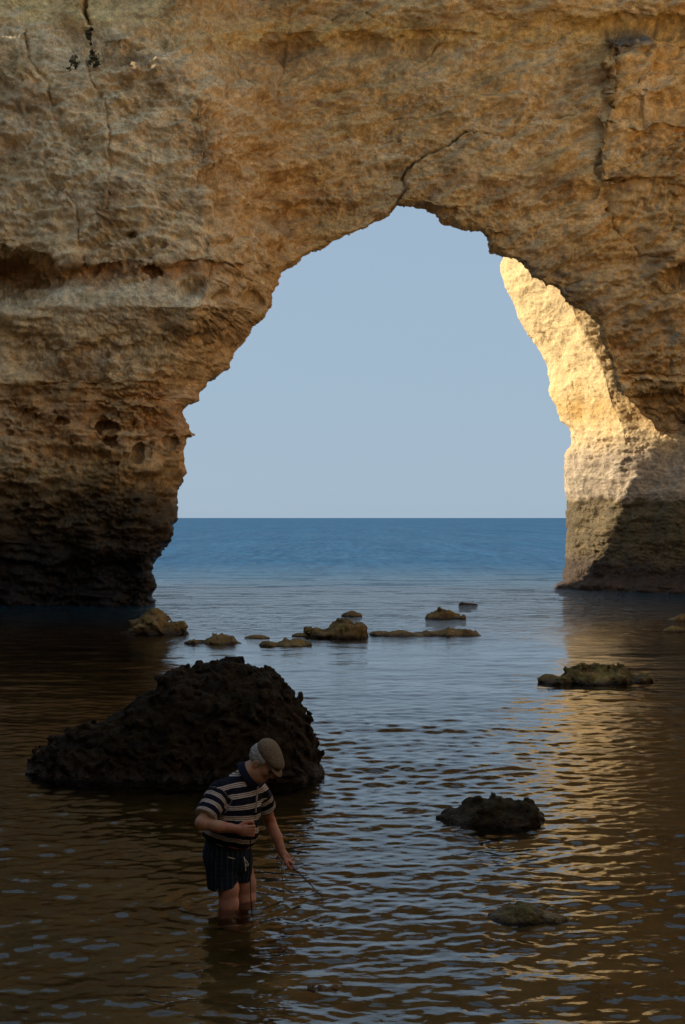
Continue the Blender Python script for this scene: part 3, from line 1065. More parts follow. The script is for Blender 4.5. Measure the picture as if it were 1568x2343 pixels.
# ------------------------------------------------------------------ rocks in the water
def rock(name, label, x0, x1, ytop, ybase, deep=0.8, parts=None, dark=(0.05, 0.034, 0.016), light=(0.16, 0.11, 0.045), vox=None,
         noise=0.10, nsc=3.0, lump=0.7, ridge=0.30, group=None, seed=0.0, flat=1.0, cat='rock'):
    """a weed-covered rock; x0..x1, ytop and the waterline ybase are outline coordinates"""
    Yb = CAMZ * F / (ybase - HY)
    w = (x1 - x0) / F * Yb
    dp = w * deep
    Yc = Yb + 0.42 * dp
    w = (x1 - x0) / F * Yc
    cx = ((x0 + x1) / 2 - HX) / F * Yc
    h = CAMZ + (HY - ytop) / F * Yc
    h = max(h, 0.03)
    vox = vox or max(0.012, 0.0022 * Yc * 0.62)
    n = noise * min(1.0, h * 1.6 + 0.25) * min(1.0, w)
    lo = (-w / 2 - 0.2, -dp / 2 - 0.2, -0.5)
    hi = (w / 2 + 0.2, dp / 2 + 0.2, h + 0.25)
    fd = Field(lo, hi, vox)
    if parts is None:
        parts = [(0, 0, 1.0, 1.0, 1.0), (-0.25, 0.1, 0.55, 0.8, 0.62), (0.28, -0.1, 0.5, 0.7, 0.55)]
    gr_ = np.random.default_rng(int(seed * 10) + 3)
    if cat == 'rock':      # broken outline: a scatter of lesser lumps
        parts = list(parts) + [((gr_.random() - 0.5) * 0.86, (gr_.random() - 0.5) * 0.6, 0.10 + 0.16 * gr_.random(), 0.3 + 0.3 * gr_.random(), 0.18 + 0.5 * gr_.random()) for _ in range(7)]
    for (ox, oy, sx, sy, sh) in parts:
        sh = min(sh, 1.0 if cat == 'boulder' else max(0.15, 1.02 - 1.25 * abs(ox))) if sx < 0.3 else sh
        hh_ = max(0.03, h * sh - n * 0.25)
        rz = hh_ * 1.25
        g_ = 1.0 / math.sqrt(1 - (0.2) ** 2)
        fd.ell((ox * w, oy * dp, -0.25 * hh_), (w / 2 * sx * g_ + n * 0.1, dp / 2 * sy * g_, rz), k=0.05 * min(1, w))
    p = fd.pts().reshape(-1, 3)
    m = np.abs(fd.F.ravel()) < n * 2.5 + 0.1
    pp = p[m] + seed * 7.1
    d = n * (lump * fbm(pp * np.array([1, 1, 1.3]), nsc, 2, 0.5, seed) + ridge * fbm(pp, nsc * 2.4, 2, 0.5, seed + 5, ridge=True)
             + 0.05 * fbm(pp, nsc * 7, 1, 0.6, seed + 9))
    Ff = fd.F.ravel()
    Ff[m] += d.astype(np.float32)
    fd.F = Ff.reshape(fd.F.shape)
    fd.F[0], fd.F[-1], fd.F[:, 0], fd.F[:, -1], fd.F[:, :, 0], fd.F[:, :, -1] = 1, 1, 1, 1, 1, 1
    V, Q = surface_nets(fd.F, fd.lo, fd.h)
    lab = np.arange(len(V))
    for _ in range(60):
        old = lab.copy()
        np.minimum.at(lab, Q.ravel(), np.repeat(lab[Q].min(1), 4))
        lab = lab[lab]
        if (lab == old).all():
            break
    keep = lab == np.bincount(lab).argmax()
    new = np.cumsum(keep) - 1
    Q = new[Q[keep[Q[:, 0]]]]
    V = V[keep]
    me = mesh_from(name, V, Q)
    q = V + seed * 7.1
    f1 = np.clip(0.5 + 0.55 * fbm(q, 2.4, 3, 0.6, 3.3) + 0.35 * fbm(q, 14, 2, 0.6, 13.3), 0, 1)[:, None]
    c = np.array(dark) * (1 - f1) + np.array(light) * f1
    up = ss(0.0, 0.3 * h + 0.03, V[:, 2] + 0.03 * f1[:, 0])[:, None]
    c = np.array((0.028, 0.018, 0.012)) * (1 - up) + c * up
    wd = ss(0.25, 0.75, fbm(q, 5.0, 3, 0.6, 23.3) + 0.3)[:, None] * up
    c = c * (1 - 0.55 * wd) + np.array(light) * np.array([0.75, 0.85, 0.5]) * 0.55 * wd
    add_col(me, 'albedo', c)
    add_float(me, 'wet', 1 - ss(0.0, 0.14, V[:, 2]))
    o = link(name, me, M_reef)
    o.location = (cx, Yc, 0)
    tag(o, label, cat, group)
    return o


GR = 'weedy rocks in the cove'
# the big boulder
Yb = CAMZ * F / (1792 - HY)
rock('boulder', 'largest, almost black weed-covered boulder standing behind the wading man', 65, 742, 1497, 1792, deep=0.62,
     parts=[(0.16, 0.05, 0.54, 0.95, 1.0), (0.02, 0.0, 0.34, 0.8, 0.95), (0.30, 0.0, 0.34, 0.85, 0.92), (0.37, 0.0, 0.24, 0.7, 0.72), (-0.09, 0.0, 0.30, 0.7, 0.72),
            (-0.17, 0.0, 0.34, 0.7, 0.55), (-0.27, 0.0, 0.42, 0.65, 0.45), (-0.40, 0.0, 0.20, 0.5, 0.27), (0.41, -0.05, 0.17, 0.5, 0.45), (0.465, -0.1, 0.08, 0.3, 0.14)],
     dark=(0.009, 0.006, 0.003), light=(0.036, 0.021, 0.008), vox=0.018, noise=0.13, nsc=3.6, lump=0.42, ridge=0.46, group=GR, seed=1.0, cat='boulder')
DK = dict(dark=(0.012, 0.009, 0.005), light=(0.050, 0.034, 0.013))
rock('rock', 'rounded dark rock standing in open water right of the man', 1013, 1243, 1815, 1893, deep=0.7, group=GR, seed=2.0,
     parts=[(0.05, 0, 0.9, 1, 1), (-0.22, 0, 0.55, 0.8, 0.7), (0.25, 0, 0.5, 0.8, 0.8)], noise=0.17, nsc=4.5, **DK)
rock('rock', 'nearest low brown rock just breaking the surface at lower right', 1112, 1306, 2064, 2112, deep=0.6, group=GR, seed=3.0,
     parts=[(-0.12, 0, 0.75, 1, 1), (0.25, 0, 0.5, 0.7, 0.5)], dark=(0.045, 0.032, 0.014), light=(0.17, 0.12, 0.045), noise=0.2, nsc=5)
rock('rock', 'wide flat rock of yellowish seaweed amid the golden reflection', 1245, 1498, 1513, 1564, deep=0.6, group=GR, seed=4.0,
     parts=[(0.0, 0, 0.72, 1, 1), (0.27, 0, 0.46, 0.7, 0.62), (-0.32, 0, 0.36, 0.5, 0.35)], dark=(0.05, 0.036, 0.014), light=(0.24, 0.17, 0.06), noise=0.2, nsc=5)
WR = dict(dark=(0.08, 0.052, 0.022), light=(0.25, 0.165, 0.07))
rock('rock', 'peaked brown rock at the foot of the left pillar', 281, 428, 1386, 1451, deep=0.7, group=GR, seed=5.0,
     parts=[(-0.02, 0, 0.7, 1, 1), (0.2, 0, 0.6, 0.7, 0.62), (-0.3, 0, 0.4, 0.7, 0.35)], noise=0.2, nsc=3.8, **WR)
rock('rock', 'tallest humped brown rock in the chain across the middle of the cove', 690, 856, 1411, 1460, deep=0.6, group=GR, seed=6.0,
     parts=[(0.12, 0, 0.62, 1, 1), (-0.12, 0, 0.62, 0.8, 0.68), (0.0, 0, 0.98, 0.8, 0.22)], noise=0.2, nsc=3.8, **WR)
rock('rock', 'domed brown rock standing alone beyond the chain, right of centre', 971, 1069, 1388, 1417, deep=0.7, group=GR, seed=7.0,
     parts=[(-0.12, 0, 0.7, 1, 1), (0.2, 0, 0.6, 0.8, 0.6)], noise=0.2, nsc=3.8, **WR)
rock('rock', 'small brown dome behind the tallest rock of the chain', 783, 828, 1395, 1410, deep=0.8, group=GR, seed=8.0, noise=0.2, nsc=3.8, **WR)
rock('rock', 'thin black rock farthest out towards the open sea', 1046, 1094, 1376, 1385, deep=0.5, group=GR, seed=9.0,
     parts=[(0, 0, 1, 1, 0.6), (-0.25, 0, 0.4, 0.8, 1.0)], noise=0.07, **DK)
rock('rock', 'low jagged rock at the left end of the chain', 428, 556, 1448, 1475, deep=0.5, group=GR, seed=10.0,
     parts=[(0.1, 0, 0.6, 1, 1), (-0.25, 0, 0.55, 0.8, 0.6), (0.32, 0, 0.4, 0.7, 0.7)], noise=0.2, nsc=3.8, **WR)
rock('rock', 'low rock directly left of the tallest one, nearest in the chain', 588, 715, 1456, 1481, deep=0.5, group=GR, seed=11.0,
     parts=[(0.1, 0, 0.6, 1, 1), (-0.25, 0, 0.55, 0.8, 0.7), (0.32, 0, 0.36, 0.7, 0.7)], noise=0.2, nsc=3.8, **WR)
rock('rock', 'tiny rock peeping out between the two low ones of the chain', 560, 618, 1449, 1460, deep=0.5, group=GR, seed=12.0, noise=0.2, nsc=3.8, **WR)
rock('rock', 'long thin ledge running right from the tallest rock', 850, 1106, 1436, 1456, deep=0.28, group=GR, seed=13.0,
     parts=[(-0.15, 0, 0.6, 1, 0.8), (0.2, 0, 0.62, 1, 1), (-0.4, 0, 0.2, 0.8, 0.7)], noise=0.2, nsc=3.8, **WR)
rock('rock', 'upper of two brown ledges cut by the right edge', 1528, 1610, 1402, 1421, deep=0.5, group=GR, seed=14.0, noise=0.2, nsc=3.8, **WR)
rock('rock', 'lower of two brown ledges cut by the right edge', 1517, 1575, 1430, 1446, deep=0.5, group=GR, seed=15.0, noise=0.2, nsc=3.8, **WR)
rock('rock', 'orange-brown weedy rock barely awash at the bottom centre', 700, 780, 2253, 2263, deep=0.6, group=GR, seed=17.0,
     parts=[(0.0, 0, 0.5, 0.8, 1.0), (0.28, 0.1, 0.36, 0.6, 0.7), (-0.3, -0.1, 0.3, 0.5, 0.6), (0.05, -0.3, 0.5, 0.3, 0.4)],
     dark=(0.07, 0.04, 0.016), light=(0.22, 0.13, 0.05), noise=0.55, nsc=8).location.z = -0.012
rock('rock', 'small broken lump between the tallest rock and its long ledge', 842, 890, 1440, 1452, deep=0.6, group=GR, seed=18.0, noise=0.2, nsc=3.8, **WR)
rock('rock', 'flat weedy sliver just left of the tallest rock', 668, 708, 1447, 1456, deep=0.6, group=GR, seed=19.0, noise=0.2, nsc=3.8, **WR)
print('rocks', round(time.time() - T0, 1))

# ------------------------------------------------------------------ the wading man
man = empty('person', MAN)
tag(man, 'man in flat cap, striped polo and dark shorts wading knee-deep, head bowed', 'person')
f_ = np.array([0.76, -0.65, 0.0])            # the way his chest faces
l_ = np.array([0.65, 0.76, 0.0])             # towards his left
up_ = np.array([0, 0, 1.0])
AX = np.stack([l_, f_, up_])
hd = np.array([0.75, -0.24, -0.62])
hd /= np.linalg.norm(hd)
hs = np.cross(up_, hd)
hs /= np.linalg.norm(hs)                     # towards his left ear
hu = np.cross(hd, hs)
C = np.array([0.240, -0.01, 0.958])
HA = np.stack([hd, hs, hu])


def H(a, s, u):
    return C + hd * a + hs * s + hu * u


Rsh, Rel, Rwr = np.array([-0.045, -0.125, 0.775]), np.array([-0.150, -0.290, 0.603]), np.array([0.085, -0.275, 0.560])
Lsh, Lel, Lwr = np.array([0.205, 0.135, 0.730]), np.array([0.268, 0.245, 0.500]), np.array([0.357, 0.165, 0.305])
Rhip, Rkn, Ran = np.array([-0.05, -0.065, 0.29]), np.array([0.008, -0.075, 0.02]), np.array([-0.03, -0.07, -0.40])
Lhip, Lkn, Lan = np.array([0.06, 0.075, 0.29]), np.array([0.112, 0.085, 0.01]), np.array([0.09, 0.10, -0.40])

bd = Field((-0.32, -0.42, -0.52), (0.56, 0.36, 1.16), 0.0055)
bd.ell((-0.005, 0.0, 0.31), (0.150, 0.125, 0.12), AX, 0.03)
bd.ell((0.03, -0.01, 0.47), (0.150, 0.145, 0.16), AX, 0.03)
bd.ell((0.06, 0.0, 0.68), (0.165, 0.11, 0.17), AX, 0.03)
bd.chain([(0.095, 0.0, 0.82), (0.150, -0.005, 0.885), (0.205, -0.01, 0.93)], [0.075, 0.066, 0.062], 0.03)
# arms
bd.chain([Rsh, Rel, (Rel + Rwr) / 2 + [0, 0, -0.004], Rwr], [0.056, 0.042, 0.039, 0.028], 0.015)
bd.chain([Lsh, Lel, (Lel + Lwr) / 2 + [0.006, 0, 0], Lwr], [0.054, 0.041, 0.037, 0.028], 0.015)
# legs
bd.chain([Rhip, Rkn + [0, 0, 0.10], Rkn, Rkn - [0.012, 0, 0.13], Ran], [0.090, 0.069, 0.060, 0.056, 0.038], 0.02)
bd.chain([Lhip, Lkn + [0, 0, 0.10], Lkn, Lkn - [0.012, 0, 0.13], Lan], [0.090, 0.069, 0.060, 0.056, 0.038], 0.02)
bd.ell(Rkn + np.array([0.022, -0.012, 0.0]), (0.045, 0.042, 0.05), k=0.03)
bd.ell(Lkn + np.array([0.022, -0.012, 0.0]), (0.045, 0.042, 0.05), k=0.03)
for an in (Ran, Lan):
    bd.chain([an, an + [0.09, -0.05, -0.05], an + [0.15, -0.085, -0.062]], [0.042, 0.036, 0.026], 0.02)
    bd.ell(an + np.array([-0.015, 0.01, -0.04]), (0.042, 0.038, 0.036), k=0.02)
# head
bd.ell(H(-0.010, 0, 0.030), (0.098, 0.076, 0.092), HA, 0.02)
bd.ell(H(0.030, 0, -0.045), (0.066, 0.062, 0.080), HA, 0.02)
bd.cone(H(0.062, -0.018, -0.105), H(0.062, 0.018, -0.105), 0.026, 0.026, 0.025)       # chin
bd.cone(H(0.02, -0.045, -0.075), H(0.06, -0.02, -0.108), 0.026, 0.020, 0.02)          # jaw
bd.cone(H(0.02, 0.045, -0.075), H(0.06, 0.02, -0.108), 0.026, 0.020, 0.02)
bd.cone(H(0.074, -0.03, 0.014), H(0.074, 0.03, 0.014), 0.019, 0.019, 0.015)           # brow
bd.ell(H(0.055, 0.038, -0.032), (0.03, 0.024, 0.026), HA, 0.015)                      # cheeks
bd.ell(H(0.055, -0.038, -0.032), (0.03, 0.024, 0.026), HA, 0.015)
bd.cone(H(0.088, 0, 0.004), H(0.114, 0, -0.040), 0.010, 0.0145, 0.010)                # nose
bd.ell(H(0.100, 0.012, -0.045), (0.012, 0.009, 0.009), HA, 0.006)
bd.ell(H(0.100, -0.012, -0.045), (0.012, 0.009, 0.009), HA, 0.006)
bd.cone(H(0.088, -0.018, -0.068), H(0.088, 0.018, -0.068), 0.010, 0.010, 0.006)       # lips
bd.cone(H(0.085, -0.015, -0.084), H(0.085, 0.015, -0.084), 0.010, 0.010, 0.006)
for s in (-1, 1):
    bd.ell(H(0.096, s * 0.032, -0.010), (0.014, 0.015, 0.010), HA, sub=True)          # eye sockets
    bd.ell(H(-0.018, s * 0.079, -0.020), (0.020, 0.010, 0.033), HA, 0.008)            # ears
    bd.ell(H(-0.014, s * 0.090, -0.016), (0.010, 0.006, 0.018), HA, sub=True)
bd.cone(H(0.02, -0.03, -0.11), (0.14, -0.01, 0.86), 0.04, 0.055, 0.03)                # throat
# right hand: a loose fist, back of the hand towards the viewer
bd.ell((0.128, -0.272, 0.549), (0.046, 0.022, 0.040), k=0.018)
for i in range(4):
    z = 0.578 - 0.0195 * i
    x = 0.168 - 0.004 * abs(i - 1)
    bd.chain([(x - 0.01, -0.276, z), (x + 0.024, -0.268, z - 0.003), (x + 0.026, -0.240, z - 0.006), (x + 0.000, -0.232, z - 0.006)],
             [0.0105, 0.0100, 0.0092, 0.0085], 0.004)
bd.chain([(0.100, -0.268, 0.578), (0.135, -0.262, 0.602), (0.165, -0.250, 0.603), (0.185, -0.240, 0.594)], [0.016, 0.013, 0.0115, 0.010], 0.006)
# left hand: reaching down, fingers pinching the line
bd.ell((0.383, 0.150, 0.276), (0.030, 0.026, 0.040), np.array([[0.8, -0.1, 0.55], [0.1, 1, 0], [-0.55, 0, 0.8]]), k=0.018)
for i in range(4):
    y = 0.122 + 0.019 * i
    e = 0.006 * i
    bd.chain([(0.398, y, 0.262), (0.426 - e, y - 0.004, 0.244), (0.432 - e, y - 0.006, 0.218), (0.420 - e, y - 0.008, 0.198)],
             [0.0105, 0.0100, 0.0092, 0.0082], 0.004)
bd.chain([(0.372, 0.130, 0.280), (0.386, 0.112, 0.248), (0.404, 0.110, 0.222), (0.414, 0.112, 0.204)], [0.015, 0.0125, 0.011, 0.0095], 0.006)
body_me, V = bd.mesh('body')
c = np.repeat(np.array([[0.35, 0.19, 0.115]]), len(V), 0)
nz = fbm(V, 18, 3, 0.6, 2.0)
c = c * (1 + 0.30 * nz)[:, None]
legs = ss(0.25, 0.15, V[:, 2])[:, None] if False else (1 - ss(0.15, 0.25, V[:, 2]))[:, None]
c = c * (1 - legs) + np.array([0.42, 0.275, 0.205]) * legs * (1 + 0.2 * nz)[:, None]
q = (V - C) @ HA.T
lips = (np.abs(q[:, 2] + 0.076) < 0.012) & (q[:, 0] > 0.078) & (np.abs(q[:, 1]) < 0.026)
c[lips] *= np.array([0.85, 0.6, 0.6])
sock = (np.abs(q[:, 2] + 0.008) < 0.012) & (q[:, 0] > 0.07) & (np.abs(np.abs(q[:, 1]) - 0.032) < 0.016)
c[sock] *= 0.6
nose = (q[:, 0] > 0.10) & (q[:, 2] < -0.02)
c[nose] *= np.array([1.1, 0.85, 0.85])
add_col(body_me, 'albedo', c)
t = NT('skin')
b = t.n('BsdfPrincipled')
t.l(t.attr('albedo'), b.inputs['Base Color'])
b.inputs['Roughness'].default_value = 0.55
b.inputs['Subsurface Weight'].default_value = 0.08
b.inputs['Subsurface Radius'].default_value = (0.01, 0.004, 0.002)
t.l(b.outputs[0], t.out.inputs['Surface'])
body = link('body', body_me, t.m, man)
M_eye = plain_mat('eye_dark', (0.05, 0.035, 0.03), 0.3)
for s in (-1, 1):
    ef = Field(H(0.083, s * 0.032, -0.010) - 0.02, H(0.083, s * 0.032, -0.010) + 0.02, 0.002)
    ef.ell(H(0.083, s * 0.032, -0.010), (0.011, 0.012, 0.009), HA, 0)
    em, _ = ef.mesh('eye')
    link('eye', em, M_eye, man)

# shirt
sh = Field((-0.34, -0.44, 0.30), (0.48, 0.40, 0.98), 0.006)
sh.ell((0.010, -0.005, 0.46), (0.188, 0.172, 0.17), AX, 0.03)
sh.ell((0.035, -0.03, 0.50), (0.175, 0.175, 0.14), AX, 0.03)
sh.ell((0.060, -0.005, 0.65), (0.190, 0.148, 0.19), AX, 0.04)
sh.chain([Rsh + [0.01, 0.02, 0.0], (0.085, 0.0, 0.795), Lsh + [-0.01, -0.02, 0.0]], [0.070, 0.085, 0.066], 0.05)
sh.chain([(0.085, 0, 0.80), (0.135, -0.005, 0.865)], [0.085, 0.076], 0.03)
Rse = Rsh + (Rel - Rsh) * 0.80
Lse = Lsh + (Lel - Lsh) * 0.58
sh.chain([Rsh, Rse], [0.078, 0.083], 0.022)
sh.chain([Lsh, Lse], [0.074, 0.078], 0.022)
Ra = (Rel - Rsh) / np.linalg.norm(Rel - Rsh)
La = (Lel - Lsh) / np.linalg.norm(Lel - Lsh)
ncut = np.array([0.82, -0.12, 0.56])
ncut /= np.linalg.norm(ncut)


def shirt_cut(p):
    d = 0.425 - 0.20 * p[..., 0] - p[..., 2] + 0.006 * np.sin(p[..., 0] * 40)
    nearR = np.linalg.norm(p - Rse, axis=-1) < 0.13
    d = np.maximum(d, np.where(nearR, (p - Rse) @ Ra, -1))
    nearL = np.linalg.norm(p - Lse, axis=-1) < 0.12
    d = np.maximum(d, np.where(nearL, (p - Lse) @ La, -1))
    d = np.maximum(d, (p - np.array([0.150, -0.01, 0.872])) @ ncut)
    return d


pp = sh.pts()
m = np.abs(sh.F) < 0.05
q = pp[m]
fold = 0.006 * fbm(q * np.array([1, 1, 1.4]), 9, 2, 0.5, 4.0) + 0.005 * np.sin((q[:, 2] * 46 + q[:, 0] * 30 + 3 * pn(q, 6, 2))) * ss(0.62, 0.45, q[:, 2]) * 0
fold += 0.004 * fbm(q, 22, 2, 0.5, 14.0, ridge=True)
sh.F[m] += fold.astype(np.float32)
sh.cut(shirt_cut)
shirt_me, V = sh.mesh('shirt')
dR = np.linalg.norm(np.cross(V - Rsh, Ra), axis=1)
tR = (V - Rsh) @ Ra
dL = np.linalg.norm(np.cross(V - Lsh, La), axis=1)
tL = (V - Lsh) @ La
kx = np.interp(V[:, 2], [0.38, 0.5, 0.66, 0.8], [0.26, 0.20, 0.02, -0.10])
s_t = V[:, 2] + kx * V[:, 0] + 0.004 * pn(V, 14, 1.0)
onR = (tR > 0.02) & (dR < 0.10) & (V[:, 1] < -0.10 + 0 * V[:, 0])
onL = (tL > 0.03) & (dL < 0.09) & (V[:, 0] > 0.17)
stripe = s_t.copy()
stripe = np.where(onR, 0.012 - tR, stripe)
stripe = np.where(onL, 0.012 - tL, stripe)
add_float(shirt_me, 'stripe', stripe)


def cloth_mat(name, attr='albedo', sc=260, stripes=False):
    t = NT(name)
    b = t.n('BsdfPrincipled')
    co = t.co()
    n = t.noise(co, sc, 2)
    if stripes:
        ph = t.math('FRACT', t.math('DIVIDE', t.attr('stripe', 'Fac'), 0.0664))
        lt, mv, nv = (0.50, 0.455, 0.41), (0.12, 0.07, 0.065), (0.008, 0.010, 0.021)
        src = t.ramp(ph, [(0.0, lt), (0.09, mv), (0.16, lt), (0.25, mv), (0.32, lt), (0.41, nv)])
        src.node.color_ramp.interpolation = 'CONSTANT'
    else:
        src = t.attr(attr)
    t.l(t.mix(0.5, src, t.ramp(n, [(0.3, (0.75, 0.75, 0.75)), (0.7, (1.15, 1.15, 1.15))]), 'MULTIPLY'), b.inputs['Base Color'])
    b.inputs['Roughness'].default_value = 0.95
    b.inputs['Specular IOR Level'].default_value = 0.1
    bp = t.n('Bump')
    bp.inputs['Distance'].default_value = 0.002
    t.l(n, bp.inputs['Height'])
    t.l(bp.outputs[0], b.inputs['Normal'])
    t.l(b.outputs[0], t.out.inputs['Surface'])
    return t.m


M_cloth = cloth_mat('jersey')
shirt = link('shirt', shirt_me, cloth_mat('striped_jersey', stripes=True), man)
M_navy = plain_mat('navy_knit', (0.012, 0.015, 0.032), 0.95, 200, 0.3, spec=0.1)
# collar: a band round the neck
na = ncut
nb = np.array([0.0, 1.0, 0.0]) - na * na[1]
nb /= np.linalg.norm(nb)
nc = np.cross(na, nb)
cc = np.array([0.140, -0.008, 0.868])
cf = Field(cc - 0.16, cc + 0.16, 0.006)
pp = cf.pts() - cc
ax_ = pp @ na
ra = np.hypot(pp @ nb, (pp @ nc) * 0.95)
bandw = 0.024
rad = 0.087 - 0.35 * (ax_ + 0.0) * 1.0
cf.F = (np.maximum(np.abs(ra - rad) - 0.009, np.abs(ax_ - 0.002) - bandw)).astype(np.float32)
collar_me, _ = cf.mesh('collar')
link('collar', collar_me, M_navy, shirt)
# button placket
pl = [np.array([0.205, -0.055, 0.795]), np.array([0.200, -0.12, 0.72]), np.array([0.195, -0.14, 0.64])]
tube('placket', pl, [0.006, 0.006, 0.006], plain_mat('placket_piping', (0.22, 0.18, 0.16), 0.9), shirt)

# shorts
so = Field((-0.30, -0.30, 0.02), (0.34, 0.34, 0.56), 0.006)
so.ell((-0.008, 0.0, 0.33), (0.165, 0.155, 0.16), AX, 0.02)
so.cone((-0.005, 0.0, 0.33), (0.0, 0, 0.46), 0.155, 0.14, 0.03)
so.cone(Rhip + [0.01, 0.01, 0.0], (-0.026, -0.068, 0.06), 0.112, 0.099, 0.012)
so.cone(Lhip + [-0.005, -0.01, 0.0], (0.068, 0.085, 0.06), 0.108, 0.092, 0.012)


def shorts_cut(p):
    d = 0.128 + 0.02 * np.sin(p[..., 0] * 18) * 0.5 - p[..., 2]
    notch = 0.020 - np.abs(p[..., 0] + 0.052) - 0.35 * np.maximum(0, p[..., 2] - 0.10)
    notch = np.where((p[..., 1] < -0.08) & (p[..., 2] < 0.15), notch, -1)
    return np.maximum(d, notch)


pp = so.pts()
m = np.abs(so.F) < 0.05
q = pp[m]
so.F[m] += (0.008 * np.sin(q[:, 0] * 62 + 2.5 * pn(q, 7, 3)) * ss(0.42, 0.2, q[:, 2]) * 0 + 0.004 * fbm(q * np.array([1.2, 1.2, 0.8]), 8, 3, 0.5, 6.0)).astype(np.float32)
so.cut(shorts_cut)
shorts_me, V = so.mesh('shorts')
ang = np.arctan2(V[:, 1] - 0.03, V[:, 0])
gx_ = np.mod(ang * 5.2, 1.0)
gz_ = np.mod(V[:, 2] / 0.034 + 0.1 * V[:, 0], 1.0)
c = np.repeat(np.array([[0.010, 0.018, 0.034]]), len(V), 0)
c[gz_ < 0.16] = (0.016, 0.028, 0.048)
c[gx_ < 0.13] = (0.045, 0.060, 0.080)
add_col(shorts_me, 'albedo', c)
shorts = link('shorts', shorts_me, M_cloth, man)
M_cord = plain_mat('pale_cord', (0.55, 0.52, 0.46), 0.9)
tube('drawstring', [(0.118, -0.135, 0.345), (0.123, -0.150, 0.315), (0.137, -0.150, 0.290), (0.146, -0.148, 0.296), (0.136, -0.150, 0.318),
                    (0.124, -0.150, 0.33), (0.128, -0.152, 0.285), (0.130, -0.152, 0.255)], 0.0032, M_cord, shorts)
tube('pocket_trim', [(0.012, -0.172, 0.352), (0.035, -0.176, 0.347), (0.058, -0.176, 0.341)], 0.003, M_cord, shorts)

# hair and cap
hf = Field(C - 0.22, C + 0.22, 0.0045)
hf.ell(H(-0.014, 0, 0.026), (0.107, 0.085, 0.098), HA, 0)


def hair_cut(p):
    q = (p - C) @ HA.T
    d = q[..., 0] - np.interp(q[..., 2], [-0.06, -0.02, 0.02, 0.1], [-0.045, 0.012, 0.028, 0.03])
    d = np.maximum(d, -0.058 - 0.25 * q[..., 0] - q[..., 2])
    d = np.maximum(d, q[..., 2] - 0.105)
    return d


pp = hf.pts()
m = np.abs(hf.F) < 0.03
hf.F[m] += (0.005 * fbm(pp[m], 45, 2, 0.6, 3.0)).astype(np.float32)
hf.cut(hair_cut)
hair_me, V = hf.mesh('hair')
link('hair', hair_me, plain_mat('grey_hair', (0.30, 0.31, 0.31), 0.8, 150, 0.6, 0.006), man)
kf = Field(C - 0.26, C + 0.26, 0.005)
kf.ell(H(0.006, 0, 0.070), (0.108, 0.088, 0.072), np.stack([hd * 0.96 - hu * 0.27, hs, hu * 0.96 + hd * 0.27]), 0)
kf.ell(H(-0.030, 0, 0.088), (0.068, 0.076, 0.062), HA, 0.03)
kf.ell(H(0.072, 0, 0.052), (0.062, 0.076, 0.038), HA, 0.03)


def cap_cut(p):
    q = (p - C) @ HA.T
    return (0.046 - 0.20 * q[..., 0]) - q[..., 2]


kf.cut(cap_cut)
cap_me, V = kf.mesh('cap')
t = NT('houndstooth')
b = t.n('BsdfPrincipled')
t.l(t.ramp(t.noise(t.co(), 190, 2), [(0.38, (0.075, 0.058, 0.042)), (0.6, (0.22, 0.168, 0.115))]), b.inputs['Base Color'])
b.inputs['Roughness'].default_value = 0.95
b.inputs['Specular IOR Level'].default_value = 0.1
t.l(b.outputs[0], t.out.inputs['Surface'])
cap = link('cap', cap_me, t.m, man)
vf = Field(C - 0.26, C + 0.26, 0.004)
vf.ell(H(0.096, 0, 0.022), (0.066, 0.078, 0.012), np.stack([hd * 0.93 - hu * 0.36, hs, hu * 0.93 + hd * 0.36]), 0)
visor_me, V = vf.mesh('visor')
link('visor', visor_me, t.m, cap)

# what he holds
M_black = plain_mat('black_line', (0.012, 0.011, 0.010), 0.7)
M_brown = plain_mat('brown_line', (0.22, 0.12, 0.06), 0.8)


def held(name, label, cat, pts, r, mat):
    o = tube(name, [MAN + np.array(p) for p in pts], r, mat)
    tag(o, label, cat)
    return o


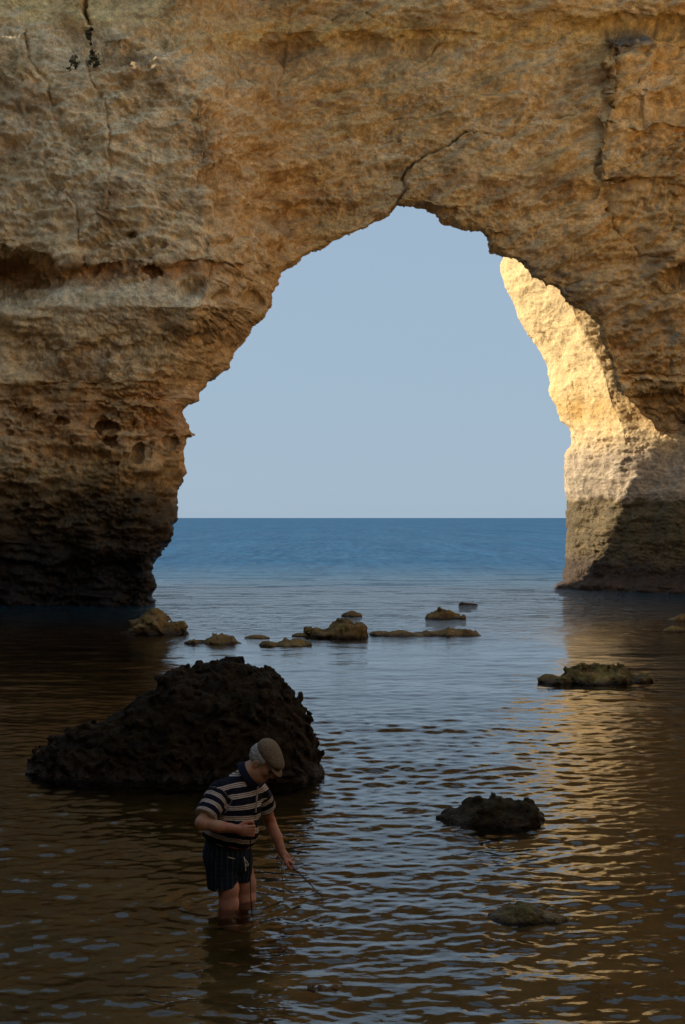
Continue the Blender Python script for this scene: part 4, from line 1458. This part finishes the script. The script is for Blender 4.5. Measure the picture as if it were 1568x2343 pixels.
held('cord', 'black cord hanging straight down from his clenched right fist into the water', 'cord',
     [(0.168, -0.240, 0.61), (0.168, -0.242, 0.50), (0.164, -0.24, 0.38), (0.166, -0.24, 0.2), (0.170, -0.24, 0.08), (0.180, -0.24, -0.05), (0.172, -0.24, -0.2)], 0.0036, M_black)
held('wire_hook', 'thin dark wire reaching from his left hand to the water at right', 'wire',
     [(0.325, 0.10, 0.27), (0.322, 0.10, 0.283), (0.335, 0.105, 0.285), (0.36, 0.11, 0.250), (0.420, 0.112, 0.208), (0.47, 0.115, 0.178), (0.54, 0.12, 0.110), (0.60, 0.12, 0.045), (0.632, 0.12, 0.015), (0.622, 0.12, -0.02)],
     0.0036, M_black)
held('fishing_line', 'thin brown line dangling below his left hand', 'line',
     [(0.352, 0.11, 0.255), (0.362, 0.11, 0.15), (0.370, 0.11, 0.02), (0.372, 0.11, -0.08)], 0.0028, M_brown)
held('line_loop', 'short pale doubled line hanging under his left palm', 'line',
     [(0.366, 0.105, 0.25), (0.372, 0.105, 0.20), (0.380, 0.105, 0.16), (0.376, 0.105, 0.20), (0.37, 0.105, 0.245)], 0.0022, M_cord)

# ------------------------------------------------------------------ small plants on the left pillar
M_leaf = plain_mat('scrub_leaf', (0.050, 0.050, 0.024), 0.8, 30, 0.5)


def tuft(label, px, py, r, n, seed):
    g = np.random.default_rng(seed)
    Yd = float(depth(np.array([px]), np.array([py]))[0]) - 0.25
    c = W(px, py, Yd)
    root = empty('plant', c)
    tag(root, label, 'plant', 'scrub growing on the left pillar')
    vs, qs = [], []
    cl = g.normal(size=(9, 3)) * np.array([0.5, 0.25, 1.0]) * r
    for k in range(n):
        c_ = cl[g.integers(9)]
        p = c_ + g.normal(size=3) * r * 0.22
        a = g.normal(size=3)
        a /= np.linalg.norm(a)
        b_ = np.cross(a, g.normal(size=3))
        b_ /= np.linalg.norm(b_)
        s = 0.03 + 0.04 * g.random()
        i = len(vs)
        vs += [p - a * s, p + b_ * s * 0.4, p + a * s, p - b_ * s * 0.4]
        qs.append((i, i + 1, i + 2, i + 3))
    link('leaves', mesh_from('leaves', vs, qs, False), M_leaf, root)
    tube('stem', [(0, 0.3, -0.1), (0, 0.1, 0), (0.02, -0.05, 0.08)], 0.02, M_brown, root)


tuft('small dark green tuft in the cleft beside the pale patch, lower one', 214, 128, 0.15, 300, 5)
tuft('small dark green tuft at the cleft just under the smooth pale top', 203, 78, 0.10, 180, 6)
tuft('dark scrubby patch on the ledge left of the cleft', 168, 142, 0.13, 220, 8)
print('done', round(time.time() - T0, 1))
